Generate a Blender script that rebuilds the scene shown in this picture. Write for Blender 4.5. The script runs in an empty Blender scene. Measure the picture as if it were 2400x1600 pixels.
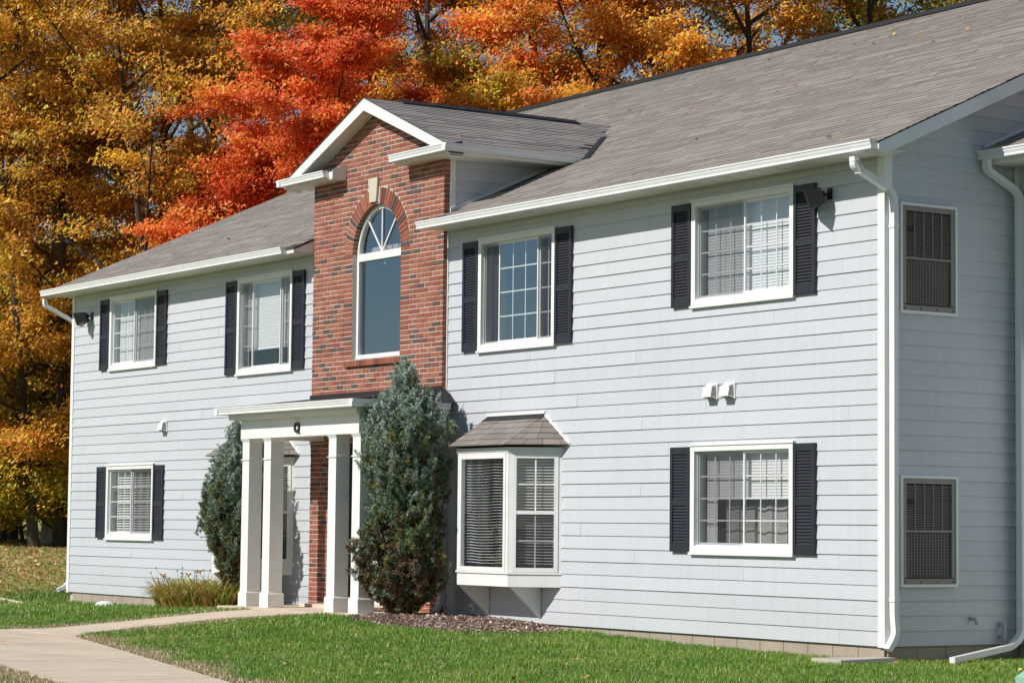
import bpy, bmesh, math, random
import numpy as np
from mathutils import Vector, Matrix

# ------------------------------------------------------------------ camera, sky, sun, exposure
SC = bpy.context.scene
COL = SC.collection
rng = np.random.default_rng(7)
random.seed(7)
CAM = np.array([19.639, -17.5505, 1.1999])
YAW, PITCH, ROLL, FOC = 0.98900, 0.07310, 0.01010, 5898.27
cy_, sy_, cp_, sp_, cr_, sr_ = math.cos(YAW), math.sin(YAW), math.cos(PITCH), math.sin(PITCH), math.cos(ROLL), math.sin(ROLL)
FWD = np.array([-sy_*cp_, cy_*cp_, sp_]); RT = np.array([cy_, sy_, 0.]); UPV = np.cross(RT, FWD)
R2 = cr_*RT + sr_*UPV; U2 = -sr_*RT + cr_*UPV
cam = bpy.data.cameras.new('camera'); cam.sensor_width = 36; cam.sensor_fit = 'HORIZONTAL'
cam.lens = FOC/2400*36; cam.clip_start = .5; cam.clip_end = 3000
camo = bpy.data.objects.new('camera', cam); COL.objects.link(camo)
M = Matrix.Identity(4)
for i in range(3):
    M[i][0], M[i][1], M[i][2], M[i][3] = R2[i], U2[i], -FWD[i], CAM[i]
camo.matrix_world = M
SC.camera = camo

SUNV = Vector((0.07, 1.0, -0.80)).normalized()      # direction the light travels
SUN_EL = math.asin(-SUNV.z)
SUN_AZ = math.atan2(-SUNV.x, -SUNV.y)
w = bpy.data.worlds.new('World'); SC.world = w; w.use_nodes = True
wn = w.node_tree.nodes; wl = w.node_tree.links
sky = wn.new('ShaderNodeTexSky'); sky.sky_type = 'NISHITA'; sky.sun_disc = False
sky.sun_elevation = SUN_EL; sky.sun_rotation = SUN_AZ; sky.air_density = 1.0; sky.dust_density = .2; sky.ozone_density = 1.5
bg = wn['Background']; bg.inputs[1].default_value = .078
wl.new(sky.outputs[0], bg.inputs[0])
sun = bpy.data.lights.new('sun', 'SUN'); sun.energy = 4.5; sun.angle = math.radians(.53); sun.color = (1.0, .955, .89)
suno = bpy.data.objects.new('sun', sun); COL.objects.link(suno); suno.location = (0, -30, 30)
suno.rotation_euler = SUNV.to_track_quat('-Z', 'Y').to_euler()
SC.view_settings.view_transform = 'Standard'; SC.view_settings.look = 'None'
SC.view_settings.exposure = 0.0; SC.view_settings.gamma = 1.0
SC.render.engine = 'CYCLES'
SC.cycles.max_bounces = 8; SC.cycles.transparent_max_bounces = 16
SC.cycles.use_denoising = True

# ------------------------------------------------------------------ helpers
def tag(o, label=None, cat=None, group=None, kind=None):
    if label: o['label'] = label
    if cat: o['category'] = cat
    if group: o['group'] = group
    if kind: o['kind'] = kind
    return o
def adopt(o, parent):
    if parent is not None:
        o.parent = parent
        o.matrix_parent_inverse = wm(parent).inverted()
    return o
def wm(o):
    m = Matrix.LocRotScale(o.location, o.rotation_euler, o.scale)
    return (wm(o.parent) @ o.matrix_parent_inverse @ m) if o.parent else m
def empty(name, loc=(0, 0, 0), parent=None):
    o = bpy.data.objects.new(name, None); o.location = loc; o.empty_display_size = .2
    COL.objects.link(o); return adopt(o, parent)
def obj(name, me, parent=None, loc=(0, 0, 0)):
    o = bpy.data.objects.new(name, me); o.location = loc; COL.objects.link(o); return adopt(o, parent)

class MB:
    def __init__(s): s.v = []; s.f = []; s.m = []
    def face(s, pts, m=0):
        n = len(s.v); s.v += [tuple(p) for p in pts]; s.f.append(tuple(range(n, n+len(pts)))); s.m.append(m); return s
    def hexa(s, p, m=0):      # 8 points: bottom ring 0-3, top ring 4-7
        n = len(s.v); s.v += [tuple(q) for q in p]
        for f in ((3, 2, 1, 0), (4, 5, 6, 7), (0, 1, 5, 4), (1, 2, 6, 5), (2, 3, 7, 6), (3, 0, 4, 7)):
            s.f.append(tuple(n+i for i in f)); s.m.append(m)
        return s
    def box(s, x0, x1, y0, y1, z0, z1, m=0):
        return s.hexa([(x0, y0, z0), (x1, y0, z0), (x1, y1, z0), (x0, y1, z0), (x0, y0, z1), (x1, y0, z1), (x1, y1, z1), (x0, y1, z1)], m)
    def prism(s, poly, a, b, m=0):   # poly: list of 3d pts; extrude by vector (b-a)
        n = len(s.v); k = len(poly); d = np.array(b)-np.array(a)
        s.v += [tuple(p) for p in poly] + [tuple(np.array(p)+d) for p in poly]
        s.f.append(tuple(range(n+k-1, n-1, -1))); s.m.append(m)
        s.f.append(tuple(range(n+k, n+2*k))); s.m.append(m)
        for i in range(k):
            j = (i+1) % k
            s.f.append((n+i, n+j, n+k+j, n+k+i)); s.m.append(m)
        return s
    def tube(s, pts, r, seg=8, m=0, cap=True):
        pts = [Vector(p) for p in pts]; rs = r if hasattr(r, '__len__') else [r]*len(pts)
        n0 = len(s.v); up = None
        for i, p in enumerate(pts):
            d = (pts[min(i+1, len(pts)-1)] - pts[max(i-1, 0)]).normalized()
            if up is None:
                up = Vector((0, 0, 1)) if abs(d.z) < .9 else Vector((1, 0, 0))
            a = d.cross(up).normalized(); b = a.cross(d).normalized(); up = b
            for k in range(seg):
                t = 2*math.pi*k/seg
                s.v.append(tuple(p + rs[i]*(math.cos(t)*a + math.sin(t)*b)))
        for i in range(len(pts)-1):
            for k in range(seg):
                k2 = (k+1) % seg
                s.f.append((n0+i*seg+k, n0+i*seg+k2, n0+(i+1)*seg+k2, n0+(i+1)*seg+k)); s.m.append(m)
        if cap:
            s.f.append(tuple(n0+k for k in range(seg))); s.m.append(m)
            s.f.append(tuple(n0+(len(pts)-1)*seg+k for k in range(seg-1, -1, -1))); s.m.append(m)
        return s
    def sweep(s, pts, prof, up=(1, 0, 0), m=0):  # rectangular-ish profile swept along pts (closed profile list of 2d)
        pts = [Vector(p) for p in pts]; n0 = len(s.v); K = len(prof); up = Vector(up)
        for i, p in enumerate(pts):
            d = (pts[min(i+1, len(pts)-1)] - pts[max(i-1, 0)]).normalized()
            a = up; b = d.cross(a).normalized()
            for (q0, q1) in prof: s.v.append(tuple(p + a*q0 + b*q1))
        for i in range(len(pts)-1):
            for k in range(K):
                k2 = (k+1) % K
                s.f.append((n0+i*K+k, n0+i*K+k2, n0+(i+1)*K+k2, n0+(i+1)*K+k)); s.m.append(m)
        s.f.append(tuple(n0+k for k in range(K-1, -1, -1))); s.m.append(m)
        s.f.append(tuple(n0+(len(pts)-1)*K+k for k in range(K))); s.m.append(m)
        return s
    def mesh(s, name, *mats, fix=True):
        me = bpy.data.meshes.new(name); me.from_pydata(s.v, [], s.f)
        for mt in mats: me.materials.append(mt)
        if len(mats) > 1: me.polygons.foreach_set('material_index', s.m)
        if fix:
            bm = bmesh.new(); bm.from_mesh(me); bmesh.ops.recalc_face_normals(bm, faces=bm.faces); bm.to_mesh(me); bm.free()
        me.update(); return me
    def build(s, name, mats, parent=None, fix=True):
        if not isinstance(mats, (list, tuple)): mats = [mats]
        return obj(name, s.mesh(name, *mats, fix=fix), parent)

def np_mesh(name, V, k, mat, col=None, smooth=False):
    """V (N*k,3): N separate k-gons"""
    N = len(V)//k
    me = bpy.data.meshes.new(name)
    me.vertices.add(N*k); me.vertices.foreach_set('co', np.ascontiguousarray(V, dtype=np.float32).ravel())
    me.loops.add(N*k); me.loops.foreach_set('vertex_index', np.arange(N*k, dtype=np.int32))
    me.polygons.add(N); me.polygons.foreach_set('loop_start', np.arange(0, N*k, k, dtype=np.int32))
    me.polygons.foreach_set('loop_total', np.full(N, k, dtype=np.int32))
    if col is not None:
        a = me.attributes.new('tint', 'FLOAT_COLOR', 'FACE')
        c4 = np.ones((N, 4), np.float32); c4[:, :3] = col
        a.data.foreach_set('color', c4.ravel())
    me.materials.append(mat); me.update(calc_edges=True); me.validate()
    return me

# ------------------------------------------------------------------ materials
def new_mat(name):
    m = bpy.data.materials.new(name); m.use_nodes = True
    nt = m.node_tree; b = nt.nodes['Principled BSDF']; return m, nt, b
def N_(nt, t, **kw):
    n = nt.nodes.new(t)
    for k, v in kw.items(): setattr(n, k, v)
    return n
def noise(nt, scale, detail=4, rough=.6, vec=None, stretch=None):
    n = N_(nt, 'ShaderNodeTexNoise'); n.inputs['Scale'].default_value = scale; n.inputs['Detail'].default_value = detail; n.inputs['Roughness'].default_value = rough
    if vec is None:
        g = N_(nt, 'ShaderNodeNewGeometry'); vec = g.outputs['Position']
    if stretch:
        mp = N_(nt, 'ShaderNodeMapping'); mp.inputs['Scale'].default_value = stretch; nt.links.new(vec, mp.inputs['Vector']); vec = mp.outputs[0]
    nt.links.new(vec, n.inputs['Vector']); return n
def ramp(nt, fac, stops, interp='LINEAR'):
    r = N_(nt, 'ShaderNodeValToRGB'); r.color_ramp.interpolation = interp
    els = r.color_ramp.elements
    while len(els) < len(stops): els.new(.5)
    for e, (p, c) in zip(els, stops): e.position = p; e.color = (*c, 1)
    nt.links.new(fac, r.inputs[0]); return r
def mixc(nt, fac, a, b, mode='MIX'):
    m = N_(nt, 'ShaderNodeMix', data_type='RGBA', blend_type=mode)
    for sock, v in ((m.inputs[0], fac), (m.inputs[6], a), (m.inputs[7], b)):
        if isinstance(v, (int, float)): sock.default_value = v
        elif isinstance(v, tuple): sock.default_value = (*v, 1)
        else: nt.links.new(v, sock)
    return m.outputs[2]
def bump(nt, b, h, strength=.3, dist=.01):
    bp = N_(nt, 'ShaderNodeBump'); bp.inputs['Strength'].default_value = strength; bp.inputs['Distance'].default_value = dist
    nt.links.new(h, bp.inputs['Height']); nt.links.new(bp.outputs[0], b.inputs['Normal'])
def simple(name, c, rough=.5, var=.06, nscale=6., bstr=0., bscale=60., metallic=0., stretch=None):
    m, nt, b = new_mat(name)
    n = noise(nt, nscale, stretch=stretch)
    r = ramp(nt, n.outputs[0], [(.25, tuple(x*(1-var) for x in c)), (.75, tuple(min(1, x*(1+var)) for x in c))])
    nt.links.new(r.outputs[0], b.inputs['Base Color']); b.inputs['Roughness'].default_value = rough; b.inputs['Metallic'].default_value = metallic
    if bstr: bump(nt, b, noise(nt, bscale).outputs[0], bstr, .0012)
    return m

def siding_mat():
    m, nt, b = new_mat('siding_paint')
    oi = N_(nt, 'ShaderNodeObjectInfo')
    r0 = ramp(nt, oi.outputs['Random'], [(0, (.550, .575, .614)), (.5, (.562, .587, .626)), (1, (.574, .598, .635))])
    n1 = noise(nt, 1.1, 5, .6, stretch=(.6, .6, 1.6))
    c = mixc(nt, .5, r0.outputs[0], ramp(nt, n1.outputs[0], [(.3, (.90, .90, .90)), (.7, (1, 1, 1))]).outputs[0], 'MULTIPLY')
    n2 = noise(nt, 14, 6, .7, stretch=(.5, .5, 4))
    c = mixc(nt, .5, c, ramp(nt, n2.outputs[0], [(.3, (.93, .93, .925)), (.65, (1, 1, 1))]).outputs[0], 'MULTIPLY')
    n4 = noise(nt, 3.0, 5, .65, stretch=(4, 4, .25)); c = mixc(nt, .6, c, ramp(nt, n4.outputs[0], [(.33, (.93, .925, .91)), (.55, (1, 1, 1))]).outputs[0], 'MULTIPLY')
    # rain splash near the ground
    g = N_(nt, 'ShaderNodeNewGeometry'); sx = N_(nt, 'ShaderNodeSeparateXYZ'); nt.links.new(g.outputs['Position'], sx.inputs[0])
    mr = N_(nt, 'ShaderNodeMapRange'); mr.inputs[1].default_value = 0.0; mr.inputs[2].default_value = .6; mr.inputs[3].default_value = .45; mr.inputs[4].default_value = 0; nt.links.new(sx.outputs[2], mr.inputs[0])
    n3 = noise(nt, 5, 6, .7); mu = N_(nt, 'ShaderNodeMath', operation='MULTIPLY'); nt.links.new(mr.outputs[0], mu.inputs[0]); nt.links.new(n3.outputs[0], mu.inputs[1])
    c = mixc(nt, mu.outputs[0], c, (.46, .45, .42))
    nt.links.new(c, b.inputs['Base Color']); b.inputs['Roughness'].default_value = .55
    bump(nt, b, noise(nt, 9, 6, .75, stretch=(.35, .35, 7)).outputs[0], .2, .003)
    return m
def brick_mat():
    m, nt, b = new_mat('brick')
    oi = N_(nt, 'ShaderNodeObjectInfo'); g = N_(nt, 'ShaderNodeNewGeometry')
    ad = N_(nt, 'ShaderNodeMath', operation='ADD'); nt.links.new(oi.outputs['Random'], ad.inputs[0]); nt.links.new(g.outputs['Random Per Island'], ad.inputs[1])
    fr = N_(nt, 'ShaderNodeMath', operation='FRACT'); nt.links.new(ad.outputs[0], fr.inputs[0])
    r = ramp(nt, fr.outputs[0], [(0, (.32, .098, .058)), (.18, (.385, .14, .078)), (.36, (.29, .082, .052)), (.52, (.37, .125, .072)), (.66, (.325, .10, .06)), (.77, (.26, .082, .055)), (.84, (.115, .075, .066)), (.93, (.165, .088, .07))], 'CONSTANT')
    n = noise(nt, 45, 6, .75)
    c = mixc(nt, .75, r.outputs[0], ramp(nt, n.outputs[0], [(.25, (.62, .6, .6)), (.7, (1.05, 1.02, 1.0))]).outputs[0], 'MULTIPLY')
    nt.links.new(c, b.inputs['Base Color']); b.inputs['Roughness'].default_value = .85
    bump(nt, b, noise(nt, 90, 5, .7).outputs[0], .5, .0012)
    return m
def shingle_mat():
    m, nt, b = new_mat('asphalt_shingle')
    at = N_(nt, 'ShaderNodeAttribute', attribute_name='tint')
    n = noise(nt, 160, 3, .7)
    c = mixc(nt, .8, at.outputs['Color'], ramp(nt, n.outputs[0], [(.3, (.6, .6, .6)), (.7, (1.25, 1.22, 1.2))]).outputs[0], 'MULTIPLY')
    n2 = noise(nt, .9, 4, .6)
    c = mixc(nt, .6, c, ramp(nt, n2.outputs[0], [(.3, (.86, .86, .87)), (.7, (1.06, 1.05, 1.03))]).outputs[0], 'MULTIPLY')
    nt.links.new(c, b.inputs['Base Color']); b.inputs['Roughness'].default_value = .9
    bump(nt, b, n.outputs[0], .4, .0006)
    return m
def leaf_mat(name, trans=.35, rough=.5, gloss=True):
    m, nt, b = new_mat(name)
    at = N_(nt, 'ShaderNodeAttribute', attribute_name='tint')
    nt.links.new(at.outputs['Color'], b.inputs['Base Color']); b.inputs['Roughness'].default_value = rough
    b.inputs['Specular IOR Level'].default_value = .35
    tr = N_(nt, 'ShaderNodeBsdfTranslucent'); nt.links.new(at.outputs['Color'], tr.inputs[0])
    mx = N_(nt, 'ShaderNodeMixShader'); mx.inputs[0].default_value = trans
    nt.links.new(b.outputs[0], mx.inputs[1]); nt.links.new(tr.outputs[0], mx.inputs[2])
    nt.links.new(mx.outputs[0], nt.nodes['Material Output'].inputs[0]); return m
def bark_mat(name, c0, c1):
    m, nt, b = new_mat(name)
    n = noise(nt, 7, 6, .7, stretch=(1, 1, .25))
    r = ramp(nt, n.outputs[0], [(.3, c0), (.7, c1)]); nt.links.new(r.outputs[0], b.inputs['Base Color']); b.inputs['Roughness'].default_value = .9
    bump(nt, b, n.outputs[0], .8, .03); return m
def glass_mat(name, f0, tint=(.97, .98, .98), rc=(.66, .84, 1.0)):
    m, nt, b = new_mat(name); nt.nodes.remove(b)
    lw = N_(nt, 'ShaderNodeLayerWeight'); lw.inputs[0].default_value = .5
    pw = N_(nt, 'ShaderNodeMath', operation='POWER'); pw.inputs[1].default_value = 5.0; nt.links.new(lw.outputs['Facing'], pw.inputs[0])
    fr = N_(nt, 'ShaderNodeMath', operation='MULTIPLY_ADD'); fr.inputs[1].default_value = 1-f0; fr.inputs[2].default_value = f0; nt.links.new(pw.outputs[0], fr.inputs[0])
    t = N_(nt, 'ShaderNodeBsdfTransparent'); t.inputs[0].default_value = (*tint, 1)
    g = N_(nt, 'ShaderNodeBsdfGlossy'); g.inputs['Roughness'].default_value = .012; g.inputs['Color'].default_value = (*rc, 1)
    n = noise(nt, .8, 2); bp = N_(nt, 'ShaderNodeBump'); bp.inputs['Strength'].default_value = .06; bp.inputs['Distance'].default_value = .03
    nt.links.new(n.outputs[0], bp.inputs['Height']); nt.links.new(bp.outputs[0], g.inputs['Normal'])
    mx = N_(nt, 'ShaderNodeMixShader'); nt.links.new(fr.outputs[0], mx.inputs[0]); nt.links.new(t.outputs[0], mx.inputs[1]); nt.links.new(g.outputs[0], mx.inputs[2])
    nt.links.new(mx.outputs[0], nt.nodes['Material Output'].inputs[0]); return m
def screen_mat():
    m, nt, b = new_mat('insect_screen')
    b.inputs['Base Color'].default_value = (.05, .052, .058, 1); b.inputs['Roughness'].default_value = .6
    t = N_(nt, 'ShaderNodeBsdfTransparent'); mx = N_(nt, 'ShaderNodeMixShader'); mx.inputs[0].default_value = .36
    nt.links.new(t.outputs[0], mx.inputs[1]); nt.links.new(b.outputs[0], mx.inputs[2])
    nt.links.new(mx.outputs[0], nt.nodes['Material Output'].inputs[0]); return m
def blind_mat():
    m, nt, b = new_mat('blind_vinyl')
    b.inputs['Base Color'].default_value = (.87, .87, .86, 1); b.inputs['Roughness'].default_value = .45
    tr = N_(nt, 'ShaderNodeBsdfTranslucent'); tr.inputs[0].default_value = (.7, .7, .68, 1)
    mx = N_(nt, 'ShaderNodeMixShader'); mx.inputs[0].default_value = .2
    nt.links.new(b.outputs[0], mx.inputs[1]); nt.links.new(tr.outputs[0], mx.inputs[2])
    nt.links.new(mx.outputs[0], nt.nodes['Material Output'].inputs[0]); return m
def concrete_mat(name, c, joint=False, stain=.25):
    m, nt, b = new_mat(name)
    n = noise(nt, 1.3, 6, .65); n2 = noise(nt, 80, 3, .7); n3 = noise(nt, 7, 6, .7)
    col = ramp(nt, n.outputs[0], [(.3, tuple(x*(1-stain*.5) for x in c)), (.7, tuple(x*1.06 for x in c))]).outputs[0]
    col = mixc(nt, .5, col, ramp(nt, n3.outputs[0], [(.3, (.84, .83, .82)), (.6, (1, 1, 1))]).outputs[0], 'MULTIPLY')
    col = mixc(nt, .6, col, ramp(nt, n2.outputs[0], [(.3, (.84, .84, .84)), (.7, (1.06, 1.06, 1.06))]).outputs[0], 'MULTIPLY')
    nt.links.new(col, b.inputs['Base Color']); b.inputs['Roughness'].default_value = .9
    bump(nt, b, n2.outputs[0], .3, .0012); return m
def ground_mat():
    m, nt, b = new_mat('lawn_soil')
    at = N_(nt, 'ShaderNodeAttribute', attribute_name='litter')
    n = noise(nt, 5, 6, .7); n2 = noise(nt, 40, 5, .75)
    grass = ramp(nt, n2.outputs[0], [(.3, (.022, .045, .010)), (.55, (.05, .10, .018)), (.8, (.085, .12, .03))]).outputs[0]
    lit = ramp(nt, n2.outputs[0], [(.28, (.17, .22, .045)), (.45, (.28, .30, .07)), (.6, (.40, .36, .12)), (.8, (.52, .43, .18))]).outputs[0]
    ad = N_(nt, 'ShaderNodeMath', operation='ADD'); mu = N_(nt, 'ShaderNodeMath', operation='MULTIPLY_ADD'); mu.inputs[1].default_value = .5; mu.inputs[2].default_value = -.25
    nt.links.new(n.outputs[0], mu.inputs[0]); nt.links.new(at.outputs['Fac'], ad.inputs[0]); nt.links.new(mu.outputs[0], ad.inputs[1]); ad.use_clamp = True
    nt.links.new(mixc(nt, ad.outputs[0], grass, lit), b.inputs['Base Color']); b.inputs['Roughness'].default_value = .95
    bump(nt, b, n2.outputs[0], .6, .008); return m

m_side = siding_mat(); m_brick = brick_mat(); m_shingle = shingle_mat()
m_mortar = simple('mortar', (.52, .48, .42), .95, .10, 30, .4, 120)
m_white = simple('white_paint', (.79, .79, .775), .45, .06, 3.5)
m_gutter = simple('white_aluminium', (.78, .785, .78), .3, .05, 4)
m_soffit = simple('soffit_vinyl', (.84, .82, .75), .5, .04, 5)
m_shut = simple('shutter_vinyl', (.020, .023, .032), .5, .12, 9)
m_black = simple('black_flashing', (.017, .017, .019), .6, .2, 8)
m_glass = glass_mat('window_glass', .14); m_glassA = glass_mat('arch_window_glass', .30)
m_screen = screen_mat(); m_blind = blind_mat()
m_inner = simple('interior_plaster', (.42, .40, .37), .8, .05, 2)
m_grey = simple('grey_cloth', (.30, .29, .28), .9, .25, 5); m_curt = simple('curtain_cloth', (.055, .05, .05), .9, .2, 4)
m_path = concrete_mat('path_concrete', (.75, .615, .47), stain=.45); m_block = concrete_mat('foundation_block', (.43, .36, .285), stain=.4)
m_cap = concrete_mat('limestone', (.62, .56, .47)); m_ground = ground_mat()
m_leaf = leaf_mat('autumn_leaf', .38); m_needle = leaf_mat('juniper_needle', .12, .6); m_blade = leaf_mat('grass_blade', .3, .45)
m_litter = leaf_mat('fallen_leaf', .12, .7)
m_bark = bark_mat('dark_bark', (.028, .022, .017), (.085, .068, .052)); m_barkp = bark_mat('pale_bark', (.22, .20, .18), (.45, .43, .40))
m_mulch = simple('mulch', (.22, .155, .12), .95, .35, 25, .8, 40)
m_taupe = simple('taupe_metal', (.25, .22, .19), .45, .08, 5); m_dark = simple('dark_interior', (.026, .021, .017), .8, .1, 4)
m_bronze = simple('bronze_metal', (.022, .019, .017), .4, .15, 10)
m_pvc = simple('pipe_grey', (.36, .40, .44), .45, .05, 6); m_green = simple('utility_green', (.27, .47, .36), .5, .05, 3)
m_roofedge = simple('roof_edge', (.055, .055, .058), .7, .15, 12)

# ------------------------------------------------------------------ ground
def ss(a, b, x):
    t = np.clip((x-a)/(b-a), 0, 1); return t*t*(3-2*t)
def zg(x, y):
    x = np.asarray(x, float); y = np.asarray(y, float)
    return (-.18+.21*np.exp(-((x+9.8)/5)**2)*ss(-5, -1.3, y) + .046*np.minimum(np.maximum(0, -(x+22)), 60) + .03*np.minimum(np.maximum(0, y-16), 60))
def litter_zone(x, y):
    return ss(-22.5, -25.0, x + .5*np.minimum(y, 4)) * 1.0
gx = np.unique(np.concatenate([np.linspace(-900, -90, 28), np.linspace(-90, -26, 40), np.linspace(-26, 10, 73), np.linspace(10, 60, 26), np.linspace(60, 900, 26)]))
gy = np.unique(np.concatenate([np.linspace(-900, -60, 26), np.linspace(-60, -12, 25), np.linspace(-12, 2, 43), np.linspace(2, 60, 30), np.linspace(60, 900, 28)]))
GX, GY = np.meshgrid(gx, gy); GZ = zg(GX, GY)
gme = bpy.data.meshes.new('ground')
nxg, nyg = len(gx), len(gy)
idx = np.arange(nxg*nyg).reshape(nyg, nxg)
fq = np.stack([idx[:-1, :-1], idx[:-1, 1:], idx[1:, 1:], idx[1:, :-1]], -1).reshape(-1, 4)
gme.from_pydata(np.stack([GX, GY, GZ], -1).reshape(-1, 3).tolist(), [], fq.tolist())
la = gme.attributes.new('litter', 'FLOAT', 'POINT')
lz = np.clip(litter_zone(GX, GY) + ss(15.5, 18, GY), 0, 1)
la.data.foreach_set('value', lz.ravel().astype(np.float32)); gme.materials.append(m_ground)
for p in gme.polygons: p.use_smooth = True
ground = tag(obj('ground', gme), 'lawn and leaf strewn slope around the apartment building', None, kind='structure')

# concrete walk: strip from the porch, then the wide walk
def slabs(stations, parent, dz):
    for (a0, b0), (a1, b1) in zip(stations[:-1], stations[1:]):
        mb = MB(); K = 5
        a0, b0, a1, b1 = map(np.array, (a0, b0, a1, b1))
        ln = np.linalg.norm((a1-a0))
        g = .011/ max(ln, .01)
        top = []
        for i in range(K+1):
            t = g + (1-2*g)*i/K
            A = a0+(a1-a0)*t; B = b0+(b1-b0)*t
            row = []
            for j in range(5):
                P = A+(B-A)*j/4; row.append((P[0], P[1], float(zg(P[0], P[1]))+dz))
            top.append(row)
        for i in range(K):
            for j in range(4):
                mb.face([top[i][j], top[i+1][j], top[i+1][j+1], top[i][j+1]])
        ring = [top[i][0] for i in range(K+1)] + [top[K][j] for j in range(1, 5)] + [top[i][4] for i in range(K-1, -1, -1)] + [top[0][j] for j in range(3, 0, -1)]
        for p, q in zip(ring, ring[1:]+ring[:1]):
            mb.face([p, q, (q[0], q[1], q[2]-.12), (p[0], p[1], p[2]-.12)])
        mb.build('path_slab', m_path, parent)
path = tag(empty('path', (-10, -5, -.15)), 'tan concrete walk leading to the porch', kind='structure')
strip = [((-10.95, -1.55), (-9.15, -1.55)), ((-10.8, -2.9), (-9.55, -2.9)), ((-10.75, -4.1), (-9.55, -4.1)), ((-10.55, -4.75), (-9.12, -4.75)), ((-10.3, -5.35), (-8.45, -5.262))]
slabs(strip, path, .022)
wideN = lambda x: -5.28 - .267*(x+8.48)
wideF = lambda x: -8.34 - .20*(x+3.18)
wst = [((x, wideN(x)), (x, wideF(x))) for x in (-10.6, -8.4, -6.9, -5.3, -3.7, -2.1, -.5, 1.1, 2.7, 4.3, 6, 8, 10, 12, 14)]
slabs(wst, path, .018)
def on_path(x, y):
    a = (y > -5.35) & (y < -1.5) & (x > np.interp(y, [-5.35, -4.75, -4.1, -2.9, -1.55], [-10.3, -10.55, -10.75, -10.8, -10.95])) & (x < np.interp(y, [-5.35, -4.75, -4.1, -2.9, -1.55], [-8.42, -9.12, -9.55, -9.55, -9.15]))
    b = (x > -10.6) & (y < -5.28-.267*(x+8.48)) & (y > -8.34-.20*(x+3.18))
    return a | b

# ------------------------------------------------------------------ building
E_ = .1564
W_ = 20.87
XC = -10.36
EAVE_Y, EAVE_Z, SL = -.40, 5.165, .448
RIDGE_Y = 7.65; RIDGE_Z = EAVE_Z + SL*(RIDGE_Y-EAVE_Y)
BX0, BX1, BY = -12.14, -8.583, -.09       # brick bay
BACK = 2*RIDGE_Y
bld = tag(empty('apartment_building', (XC, 5, 0)), 'two storey grey sided apartment building with brick entrance bay and gabled roof', 'building')
def roof_z(y): return EAVE_Z + SL*(y-EAVE_Y)

# windows: (centre x, z0, z1, width, kind)
WIN = [(-2.345, 3.73, 4.95, 1.83, 'A', 'screenL'), (-2.345, .925, 2.15, 1.83, 'B', 'screenL'),
       (-18.385, 3.74, 4.96, 1.83, 'A', 'screenR'), (-18.385, .93, 2.15, 1.83, 'C', 'screenR'),
       (-6.92, 3.455, 4.92, 1.77, 'T', 'right'), (-13.745, 3.455, 4.92, 1.77, 'T', 'left')]
CAS = .075
holes = [(cx-w_/2+CAS*.6, cx+w_/2-CAS*.6, z0+CAS*.6, z1-CAS*.6) for cx, z0, z1, w_, k, s in WIN]
BAYC = (-6.915, -13.805)
for bc in BAYC: holes.append((bc-.85, bc+.85, .62, 2.08))
TOPZ = 5.11
def wall_cells(mb, x0, x1, z0, z1, hs, y0, y1):
    xs = sorted({x0, x1, *[min(max(h[i], x0), x1) for h in hs for i in (0, 1)]}); zs = sorted({z0, z1, *[min(max(h[i], z0), z1) for h in hs for i in (2, 3)]})
    for a, b in zip(xs, xs[1:]):
        run = None
        for c, d in zip(zs, zs[1:]):
            xm, zm = (a+b)/2, (c+d)/2
            hole = any(h[0] < xm < h[1] and h[2] < zm < h[3] for h in hs)
            if not hole: run = [c, d] if run is None else [run[0], d]
            if hole and run: mb.box(a, b, y0, y1, *run); run = None
        if run: mb.box(a, b, y0, y1, *run)
sheath = MB()
wall_cells(sheath, -W_+.01, BX0+.03, .0, TOPZ+.05, holes, .001, .15)
wall_cells(sheath, BX1-.03, -.01, .0, TOPZ+.05, holes, .001, .15)
front = sheath.build('front_wall', m_inner, bld)
def board(parent, a, b, z0, z1, ztop_full, axis='x', y=0., out=-1, lo=.018, hi=.004, at=None, bt=None):
    """lap board from a to b along axis; z0..z1 cropped; profile thick at bottom"""
    lo = lo*random.uniform(.85, 1.2); f0 = lo; f1 = hi if z1 >= ztop_full-1e-6 else lo+(hi-lo)*(z1-(ztop_full-E_))/E_
    fb = lo if abs(z0-(ztop_full-E_)) < 1e-6 else lo+(hi-lo)*(z0-(ztop_full-E_))/E_
    zt = z1 + (.012 if z1 >= ztop_full-1e-6 else 0)
    mb = MB()
    P = []
    for z, f in ((z0, fb), (zt, f1)):
        a_, b_ = (a, b) if z == z0 else (a if at is None else at, b if bt is None else bt)
        for s, o in ((a_, 1), (b_, 1), (b_, 0), (a_, 0)):
            off = y + out*(f if o else -.0005)
            P.append((s, off, z) if axis == 'x' else (off, s, z))
    mb.hexa(P)
    return mb.build('siding_board', m_side, parent)
JSET = {}
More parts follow.
